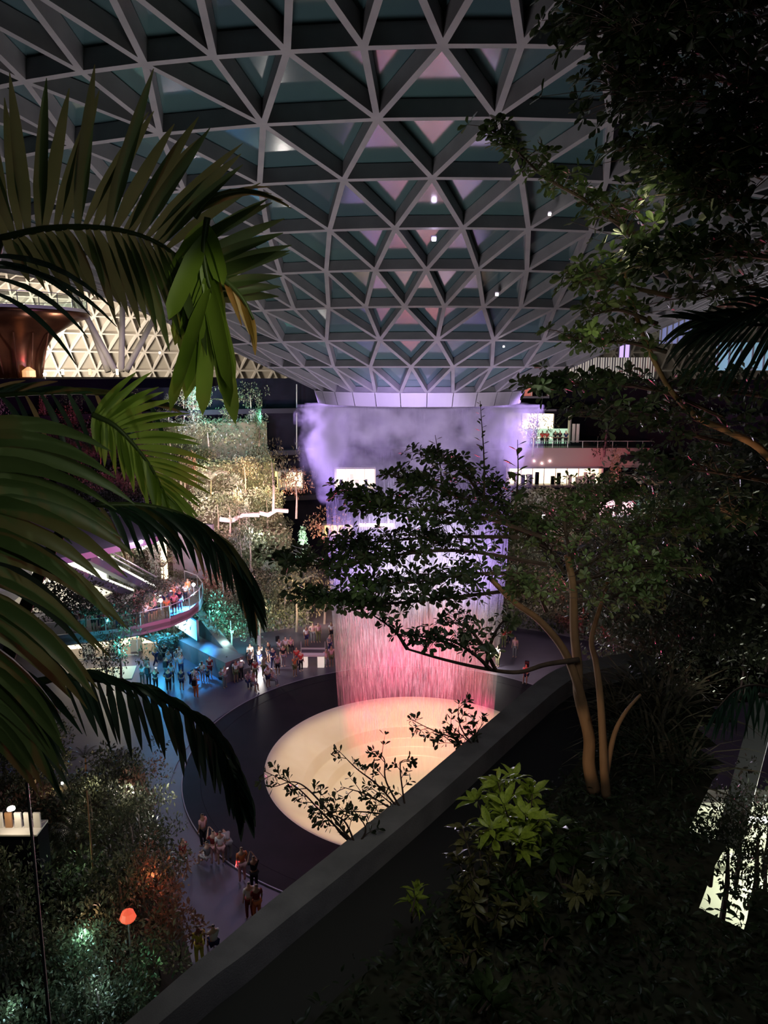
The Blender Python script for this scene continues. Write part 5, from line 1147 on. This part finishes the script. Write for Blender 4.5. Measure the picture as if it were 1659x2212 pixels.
T1 = [  # tiers reaching left
 ([(1180, 1220, 8.3), (1000, 1190, 8.0), (850, 1200, 7.8), (720, 1225, 7.7), (600, 1205, 7.6)], .17, 26),
 ([(1150, 1270, 8.2), (980, 1290, 7.9), (820, 1305, 7.7), (740, 1300, 7.6), (645, 1283, 7.5)], .12, 26),
 ([(1200, 1170, 8.4), (1050, 1120, 8.1), (900, 1100, 7.9), (800, 1090, 7.8), (745, 1068, 7.7)], .15, 28),
 ([(1120, 1160, 8.3), (960, 1160, 8.3), (820, 1170, 8.2), (730, 1180, 8.1)], .18, 24),
 ([(1100, 1130, 8.3), (960, 1060, 8.1), (850, 1030, 8.0)], .13, 22),
 ([(1120, 1150, 8.5), (1040, 1070, 8.5), (990, 1010, 8.4), (915, 985, 8.4)], .13, 20),
 ([(1160, 1240, 8.2), (1020, 1240, 7.6), (880, 1260, 7.4), (760, 1270, 7.3)], .14, 22),
 ([(1200, 1200, 8.6), (1100, 1120, 8.8), (1080, 1050, 8.8)], .18, 26)]
T2 = [  # right crown
 ([(1240, 1240, 8.6), (1330, 1180, 8.7), (1420, 1140, 8.8), (1490, 1110, 8.8)], .26, 34),
 ([(1240, 1260, 8.6), (1350, 1230, 8.4), (1440, 1220, 8.2)], .26, 34),
 ([(1230, 1220, 8.6), (1260, 1140, 8.8), (1310, 1080, 8.9), (1350, 1060, 8.9)], .22, 30),
 ([(1220, 1240, 8.5), (1180, 1180, 8.6), (1150, 1130, 8.6)], .22, 30),
 ([(1240, 1300, 8.5), (1340, 1290, 8.3), (1400, 1270, 8.2)], .2, 22),
 ([(1180, 1320, 8.3), (1160, 1280, 8.1), (1120, 1260, 8.0)], .2, 26),
 ([(1230, 1200, 8.4), (1220, 1120, 8.2), (1240, 1080, 8.2)], .22, 26)]
tiers(tree, [(p, s * 1.0, n * 2.3) for p, s, n in T1], .095, 'deep', 8, 170); tiers(tree, [(p, s * 1.2, n * 4.2) for p, s, n in T2], .08, 'mid', 8.5, 130)
# lower isolated spray
low = thing('low_branch', PX(1290, 1440, 8.2), 'bare curving low branch with a dark spray of leaves against the pink water', 'branch')
limb(low, [PX(1250, 1425, 8.4), PX(1180, 1435, 8.3), PX(1120, 1452, 8.2), PX(1050, 1445, 8.1), (PX(960, 1425, 8.0)), PX(880, 1402, 7.9)], .035, .012, m=M_barkd)
tiers(low, [([(1060, 1446, 8.1), (1020, 1410, 8.0), (960, 1380, 7.9), (880, 1390, 7.9)], .12, 26), ([(1070, 1446, 8.1), (1040, 1390, 8.0), (1000, 1350, 7.9), (960, 1345, 7.9)], .12, 34), ([(1050, 1440, 8.1), (1060, 1390, 8.1), (1080, 1350, 8.1), (1100, 1335, 8.1)], .1, 26),
             ([(880, 1402, 7.9), (850, 1360, 7.9), (800, 1325, 7.9)], .05, 14), ([(990, 1400, 8), (940, 1380, 8), (870, 1370, 8)], .1, 30)], .10, 'deep', 8, 200, k=5)
for (px, py, Y, e, c) in ((1150, 1180, 7.2, 5, (1, .85, .6)), (1300, 1120, 7.4, 5, (.9, .95, .7)), (1400, 1160, 7.4, 4, (.9, .95, .7)), (1180, 1330, 7.4, 3.5, (1, .8, .6)), (900, 1060, 7.0, 3, (.95, 1, .5)), (760, 1000, 7, 2, (1, .9, .4)), (740, 1280, 6.9, 2.2, (.85, 1, .45))):
    LT('POINT', tuple(PX(px, py, Y)), e * .95, c, size=.1)  # points added near the crown to brighten its leaves
# upright shoots
def shoot(label, px0, py0, px1, py1, Y, size, n, mk='deep'):
    a, b = PX(px0, py0, Y), PX(px1, py1, Y); t = thing('leafy_shoot', a, label, 'plant'); s = smooth([a, (a + b) / 2 + [.02, 0, 0], b], 12); MB().tube(s, list(np.linspace(.014, .003, 13)), 6).build('stem', M_barkd, t)
    P, D, U, S = [], [], [], []
    for i in range(n):
        f = i / n; p = a + (b - a) * f; an = i * 2.4; d = np.array([math.cos(an), math.sin(an) * .6, .45]); P.append(p); D.append(d); U.append((0, 0, 1)); S.append(size * (1.15 - .6 * f) * rg.uniform(.8, 1.15))
    leaves(t, 'leaf', P, D, U, S, OBOV, M_leaf[mk], 300)
shoot('single tall upright shoot standing against the top of the water', 1046, 1110, 1037, 866, 8.3, .12, 34)
shoot('leafy shoot with larger leaves right of the tall one', 1112, 1110, 1118, 950, 8.3, .20, 14, 'mid')
shoot('small forked shoot left of the tall one', 955, 1080, 940, 940, 8.4, .15, 14)

# tree trunks and small lights on them
light('SPOT', 'trunk_light', tuple(PX(1180, 1760, 7.2)), 15, (1, .72, .45), tuple(PX(1282, 1600, 8.5)), .04, 42, .6)
light('SPOT', 'trunk_light', tuple(PX(1600, 1260, 7.2)), 34, (1, .60, .34), tuple(PX(1600, 950, 8.4)), .04, 40, .6)

# ================================================================== dark trees at the right
RT = thing('overhanging_tree', PX(1800, 1400, 7), 'large dark leaved tree filling the upper right corner', 'tree')
limb(RT, [PX(1900, 2700, 7), PX(1860, 1300, 7), PX(1830, 900, 7), PX(1790, 500, 7), PX(1740, 300, 7), PX(1660, 205, 7), PX(1560, 165, 7.1), PX(1470, 150, 7.2)], .16, .03, 'trunk', m=mat('bark_rose', (.22, .11, .11), .7))
limb(RT, [PX(1700, 240, 7), PX(1600, 110, 7.1), PX(1500, 85, 7.2)], .04, .015)
T3 = [([(1700, 200, 7), (1550, 120, 7.1), (1400, 60, 7.2), (1260, 20, 7.2)], .34, 46), ([(1700, 250, 7), (1560, 220, 7.3), (1420, 210, 7.5), (1330, 190, 7.5)], .32, 48), ([(1720, 60, 7), (1560, 0, 7), (1400, -60, 7)], .4, 50),
      ([(1720, 330, 7), (1600, 320, 7), (1480, 330, 7.3), (1390, 320, 7.4)], .26, 42), ([(1720, 450, 6.6), (1600, 430, 6.8), (1500, 420, 7)], .3, 50), ([(1720, 120, 6.5), (1620, 200, 6.5), (1600, 300, 6.6)], .34, 50),
      ([(1700, 560, 6.6), (1580, 550, 6.9), (1480, 560, 7), (1390, 575, 7)], .28, 50), ([(1660, 0, 6.5), (1500, 30, 6.5), (1320, 60, 6.7)], .3, 46)]
tiers(RT, [(p, s, n * 2.0) for p, s, n in T3], .13, 'deep', 7, 300)
RT2 = thing('overhanging_tree', PX(1800, 1500, 8), 'dark tree reaching left under the roof with yellow green lit leaf tips', 'tree')
limb(RT2, [PX(1880, 2500, 8), PX(1850, 1500, 8), PX(1780, 1150, 8), PX(1659, 985, 8.2), PX(1580, 935, 8.3), PX(1505, 900, 8.4), PX(1440, 830, 8.4), PX(1380, 700, 8.3), PX(1340, 560, 8.2)], .062, .02, 'trunk')
T4 = [([(1420, 560, 8), (1330, 480, 8), (1260, 430, 7.9), (1180, 385, 7.8), (1120, 330, 7.8), (1065, 282, 7.8)], .12, 30), ([(1450, 600, 8), (1380, 520, 8), (1320, 450, 7.9)], .22, 44),
      ([(1450, 640, 8), (1360, 620, 8), (1290, 600, 8), (1245, 610, 8)], .2, 42), ([(1440, 760, 8.2), (1360, 740, 8.2), (1290, 740, 8.2), (1220, 725, 8.2)], .19, 42), ([(1420, 700, 8.2), (1340, 670, 8.2), (1280, 680, 8.2)], .16, 36)]
tiers(RT2, T4, .12, 'mid', 8, 230, k=6)
T5 = [([(1700, 380, 6.6), (1560, 360, 6.9), (1450, 380, 7)], .3, 60), ([(1560, 900, 8.4), (1440, 850, 8.5), (1330, 830, 8.6), (1240, 830, 8.6), (1150, 840, 8.6)], .2, 44), ([(1580, 960, 8.4), (1460, 930, 8.5), (1390, 900, 8.5), (1250, 900, 8.5)], .26, 44),
      ([(1660, 1040, 8.2), (1540, 1020, 8.3), (1430, 1010, 8.4)], .3, 50), ([(1700, 860, 8.2), (1600, 850, 8.2), (1500, 830, 8.3)], .3, 50), ([(1700, 1130, 8), (1600, 1110, 8), (1520, 1090, 8)], .32, 50), ([(1700, 640, 8), (1600, 620, 8), (1500, 650, 8.2)], .3, 46)]
RT3 = thing('dark_leafy_tree', PX(1760, 1600, 8.8), 'dense dark crown at the right edge around the tan slanting branch', 'tree')
tiers(RT3, T5, .12, 'deep', 8.4, 300)
for (px, py, Y, e, c) in ((1330, 520, 7.2, 3.2, (1, .95, .5)), (1400, 440, 7.2, 2.4, (1, .95, .5)), (1240, 420, 7.3, 1.0, (1, .95, .6)), (1280, 700, 7.6, 1.3, (1, .95, .55)), (1330, 830, 7.9, 1.2, (.95, .95, .6)), (1180, 800, 8.0, .8, (.8, .95, .6))):
    LT('POINT', tuple(PX(px, py, Y)), e * 1.3, c, size=.08)  # points added beside the leaves for the yellow green lit patch
# hedge masses on the bank, dark
for i, (px, py, Y, h) in enumerate(((1420, 1420, 14, 2.4), (1520, 1380, 14, 2.6), (1620, 1300, 13, 2.8), (1480, 1520, 12.6, 1.8), (1600, 1500, 12.6, 2.2), (1380, 1480, 13.4, 1.6), (1560, 1250, 15, 2.8), (1660, 1180, 15, 3), (1350, 1400, 15, 2.0), (1480, 1280, 16, 2.4), (1660, 1440, 12.6, 2.6), (1420, 1330, 16.4, 2))):
    gp('bush', px, py, Y, h, 'deep', 'dark shrub of the shadowed bank at right', h)['group'] = 'dark shrubs of the shadowed bank'
for i, (px, py, Y, h) in enumerate(((1400, 1640, 10, 1.6), (1440, 1560, 10.6, 1.7), (1330, 1560, 10.8, 1.2), (1460, 1700, 9.2, 1.5), (1390, 1540, 11, 1.4), (1360, 1700, 9.4, 1.1))):
    gp('grass', px, py, Y, h, 'olive', 'faint arching grass tuft beside the tree trunks', h)['group'] = 'faint grass tufts beside the trunks'

# lower level seen through the gap at the right edge
lv = thing('lit_lower_landing', (9.5, 16.5, 8), 'white lit landing and wall seen through leaves at the lower right edge', 'landing')
a, b = atY(1500, 1985, 14), atY(1800, 1985, 14)
MB().box((a.x + 3, 15.5, a.z - .1), (9, 7, .2)).build('floor_slab', mat('landing_floor', (.62, .66, .52), .5), lv)
MB().box((a.x + 3, 16.6, a.z + .5), (9, .2, 1.1)).build('rear_wall', mat('landing_wall', (.7, .72, .6), .5), lv)
for i in range(7): MB().box((a.x + .6 + i * .9, 15.3, a.z + .55), (.7, .1, .12)).build('bench_slat', M_white, lv)
MB().box((a.x + 3, 15.6, a.z + 1.3), (3, .2, .05)).build('light_strip', M_litw, lv)
LT('POINT', (a.x + 2.6, 14.4, a.z + 2.0), 520, (1, 1, .82), size=.2)
bm = thing('slanted_beam', atY(1575, 1800, 10), 'pale grey slanted steel beam at the lower right edge', 'beam')
MB().beam(atY(1572, 1830, 10), atY(1652, 1530, 11.4), (-.5, -.8, .2), .34, .3).build('shaft', mat('beam_grey', (.34, .33, .32), .5), bm)
MB().box(atY(1622, 1668, 10.5), (.12, .1, .08)).build('bracket', M_dark, bm)
LT('POINT', tuple(atY(1700, 1700, 9.0)), 10, (.85, 1, .9), size=.1)
for i, (px, py, Y, h) in enumerate(((1560, 1980, 8.6, 1.3), (1620, 1990, 8.4, 1.5), (1590, 1900, 9, 1.0), (1650, 1880, 9, 1.2), (1535, 1900, 8.8, .8), (1640, 2010, 8, 1.2), (1600, 1800, 9.6, .7))):
    gp('tree', px, py, Y, h, 'deep', 'dark small leaved tree silhouetted against the white landing', h * .75)['group'] = 'dark trees before the white landing'

# ================================================================== palms
def frond(par_, pts, sides, nl, width, mk, rmk=M_leaf['palm'], r0=.016, segs=7, grav=.0, seed=0, fold=.25, drymk=None, dryp=0, yspread=.25, blunt=3.2):
    """rachis through pts (px,py,Y); sides: list of (angle at base, angle at tip, length at base, middle, tip, droop) in the frond's plane"""
    rr_ = np.random.default_rng(seed); s = smooth([PX(*q) for q in pts], 40)
    me = MB(); me.tube([tuple(p) for p in s], list(np.linspace(r0, r0 * .35, len(s))), 6)
    fr = me.build('frond', rmk, par_, None, True)
    for (a0, a1, l0, l1, l2, g) in sides:
        for i in range(nl):
            t = (i + .5 + rr_.uniform(-.2, .2)) / nl; u = t * (len(s) - 1.01); k = int(u); p = s[k] + (s[k + 1] - s[k]) * (u - k)
            an = R(a0 + (a1 - a0) * t + rr_.normal(0, 3)); L = (l0 + (l1 - l0) * t * 2 if t < .5 else l1 + (l2 - l1) * (t * 2 - 1)) * rr_.uniform(.88, 1.08)
            d = np.array([math.cos(an), rr_.uniform(-.5, 1) * yspread, math.sin(an)]); d /= np.linalg.norm(d); seg = L / segs; V, Fc = [], []
            view = np.array([rr_.normal(0, .35), -1, rr_.normal(0, .35)])
            for q in range(segs + 1):
                f = q / segs; wv = width * (min(1, .35 + 2.6 * f) * (1 - f ** blunt)) * .5 + .0015
                sd = np.cross(d, view); sd /= np.linalg.norm(sd); nn = np.cross(sd, d)
                V += [p - sd * wv + nn * wv * fold, p.copy(), p + sd * wv + nn * wv * fold]
                if q: b = 3 * q; Fc += [(b - 3, b - 2, b + 1, b), (b - 2, b - 1, b + 2, b + 1)]
                p = p + d * seg; d = d + np.array([0, 0, -g]); d /= np.linalg.norm(d)
            mm = M_leaf[drymk] if drymk and rr_.random() < dryp else M_leaf[mk]
            o0 = wloc(par_); m_ = bpy.data.meshes.new('leaflet'); m_.from_pydata([tuple(v - np.array(o0)) for v in V], [], Fc); m_.polygons.foreach_set('use_smooth', [True] * len(m_.polygons)); obj('leaflet', m_, mm, fr)
palm = thing('feather_palm', PX(-120, 1500, 3.6), 'upper palm with a wide arching frond and a bright hanging tuft at left', 'palm')
limb(palm, [PX(-120, 1500, 3.6), PX(-90, 1000, 3.5), PX(-30, 650, 3.4), PX(0, 515, 3.3)], .05, .02, 'stalk', m=M_leaf['deep'])
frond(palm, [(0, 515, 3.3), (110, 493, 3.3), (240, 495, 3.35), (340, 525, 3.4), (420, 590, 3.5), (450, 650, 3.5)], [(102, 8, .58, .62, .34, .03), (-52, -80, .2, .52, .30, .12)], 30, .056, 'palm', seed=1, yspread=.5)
frond(palm, [(-30, 545, 3.1), (-20, 580, 3.1), (-10, 640, 3.1)], [(5, -25, .55, .5, .4, .16)], 5, .022, 'palmshade', seed=9)
frond(palm, [(448, 470, 3.4), (440, 540, 3.4), (448, 600, 3.4), (462, 640, 3.4)], [(-120, -98, .28, .56, .58, .02), (-72, -88, .22, .52, .60, .04)], 8, .078, 'palmlit', seed=3, fold=.3, yspread=.3, blunt=12)
frond(palm, [(470, 590, 3.42), (520, 640, 3.42), (548, 690, 3.42)], [(-60, -84, .2, .2, .18, .1)], 5, .03, 'dry', seed=4)
frond(palm, [(420, 470, 3.4), (450, 430, 3.4), (500, 410, 3.45)], [(40, 2, .35, .3, .3, .1)], 8, .018, 'olive', seed=14, drymk='dry', dryp=.4)
palm2 = thing('feather_palm', PX(-100, 1700, 3.0), 'middle palm with pleated green fronds sweeping in from the left edge', 'palm')
limb(palm2, [PX(-160, 1900, 3), PX(-120, 1500, 3), PX(-100, 1200, 3), PX(-120, 960, 3)], .06, .03, 'stalk', m=M_leaf['deep'])
frond(palm2, [(200, 895, 3.6), (255, 925, 3.6), (320, 1000, 3.65), (360, 1075, 3.7)], [(58, -52, .30, .36, .24, .06), (-90, -80, .20, .30, .16, .02)], 22, .034, 'palmlit', seed=5, fold=.3)
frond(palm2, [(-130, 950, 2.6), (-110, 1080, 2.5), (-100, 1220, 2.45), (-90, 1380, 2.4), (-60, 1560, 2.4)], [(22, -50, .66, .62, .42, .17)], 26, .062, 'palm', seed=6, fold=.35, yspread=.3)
frond(palm2, [(-120, 1050, 2.9), (-100, 1250, 2.9), (-60, 1450, 2.9), (0, 1560, 2.9)], [(10, -40, .62, .6, .5, .20)], 14, .05, 'palmshade', seed=16, fold=.3, yspread=.3)
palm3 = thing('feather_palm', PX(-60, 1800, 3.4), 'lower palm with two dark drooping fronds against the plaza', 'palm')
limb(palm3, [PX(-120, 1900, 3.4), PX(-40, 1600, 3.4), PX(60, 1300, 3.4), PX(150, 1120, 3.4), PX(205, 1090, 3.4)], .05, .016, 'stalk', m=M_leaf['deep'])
frond(palm3, [(205, 1090, 3.4), (330, 1095, 3.5), (430, 1130, 3.6), (505, 1200, 3.7), (540, 1290, 3.8)], [(-58, -84, .28, .33, .30, .14), (-14, -58, .34, .36, .24, .16)], 30, .03, 'palmshade', seed=7, fold=.3, drymk='olive', dryp=.12)
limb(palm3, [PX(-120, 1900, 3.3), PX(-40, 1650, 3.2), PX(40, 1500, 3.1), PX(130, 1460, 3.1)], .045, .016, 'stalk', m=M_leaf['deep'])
frond(palm3, [(130, 1460, 3.1), (250, 1475, 3.2), (370, 1520, 3.3), (460, 1590, 3.4), (505, 1680, 3.5), (520, 1740, 3.5)], [(-72, -92, .34, .36, .22, .08), (22, -60, .26, .22, .22, .26)], 32, .036, 'palmshade', seed=8, fold=.3)
frond(palm3, [(-60, 860, 3.9), (60, 850, 3.9), (200, 850, 4), (330, 870, 4)], [(-62, -60, .3, .36, .26, .14), (30, -10, .25, .25, .25, .05)], 14, .03, 'palmshade', seed=12, drymk='olive', dryp=.3)
palm4 = thing('dark_palm', PX(1900, 1200, 5.4), 'black feathery palm at the right edge in front of blue light', 'palm')
limb(palm4, [PX(1980, 3000, 5.4), PX(1950, 1300, 5.4), PX(1900, 900, 5.4), PX(1780, 720, 5.4), PX(1700, 700, 5.4)], .06, .02, 'stalk', m=M_barkd)
frond(palm4, [(1720, 705, 5.4), (1640, 702, 5.4), (1560, 700, 5.4), (1500, 690, 5.4)], [(-110, -165, .6, .55, .3, .12), (130, 165, .2, .3, .26, .06)], 22, .026, 'palmshade', M_barkd, seed=21)
frond(palm4, [(1760, 640, 5.2), (1680, 650, 5.2), (1600, 680, 5.2), (1540, 720, 5.2)], [(-130, -175, .5, .5, .35, .14), (150, 175, .3, .3, .25, .08)], 16, .024, 'palmshade', M_barkd, seed=22)
palm5 = thing('dark_palm', PX(1820, 1900, 7), 'dark drooping palm above the slanted beam at lower right', 'palm')
limb(palm5, [PX(1920, 2600, 7), PX(1900, 1900, 7), PX(1800, 1650, 7), PX(1700, 1520, 7), PX(1640, 1500, 7)], .06, .02, 'stalk', m=M_barkd)
frond(palm5, [(1700, 1500, 7), (1640, 1480, 7), (1590, 1490, 7), (1550, 1530, 7)], [(-100, -115, .6, .6, .4, .1), (-60, -90, .6, .6, .4, .1)], 14, .03, 'palmshade', M_barkd, seed=23)

# local floodlights of the terrace on the palms
light('SPOT', 'palm_light', tuple(PX(900, 330, 2.2)), 26, (.95, 1, .62), tuple(PX(460, 690, 3.4)), .05, 24, .6)
light('SPOT', 'palm_light', tuple(PX(760, 760, 2.2)), 11, (.95, 1, .68), tuple(PX(340, 960, 3.6)), .05, 26, .6)
light('SPOT', 'palm_light', tuple(PX(500, 900, 1.2)), 15, (.85, 1, .75), tuple(PX(40, 1200, 2.5)), .05, 60, .8)
light('SPOT', 'palm_light', tuple(PX(700, 300, 1.4)), 3.0, (.75, 1, .7), tuple(PX(300, 380, 3.4)), .05, 60, .8)
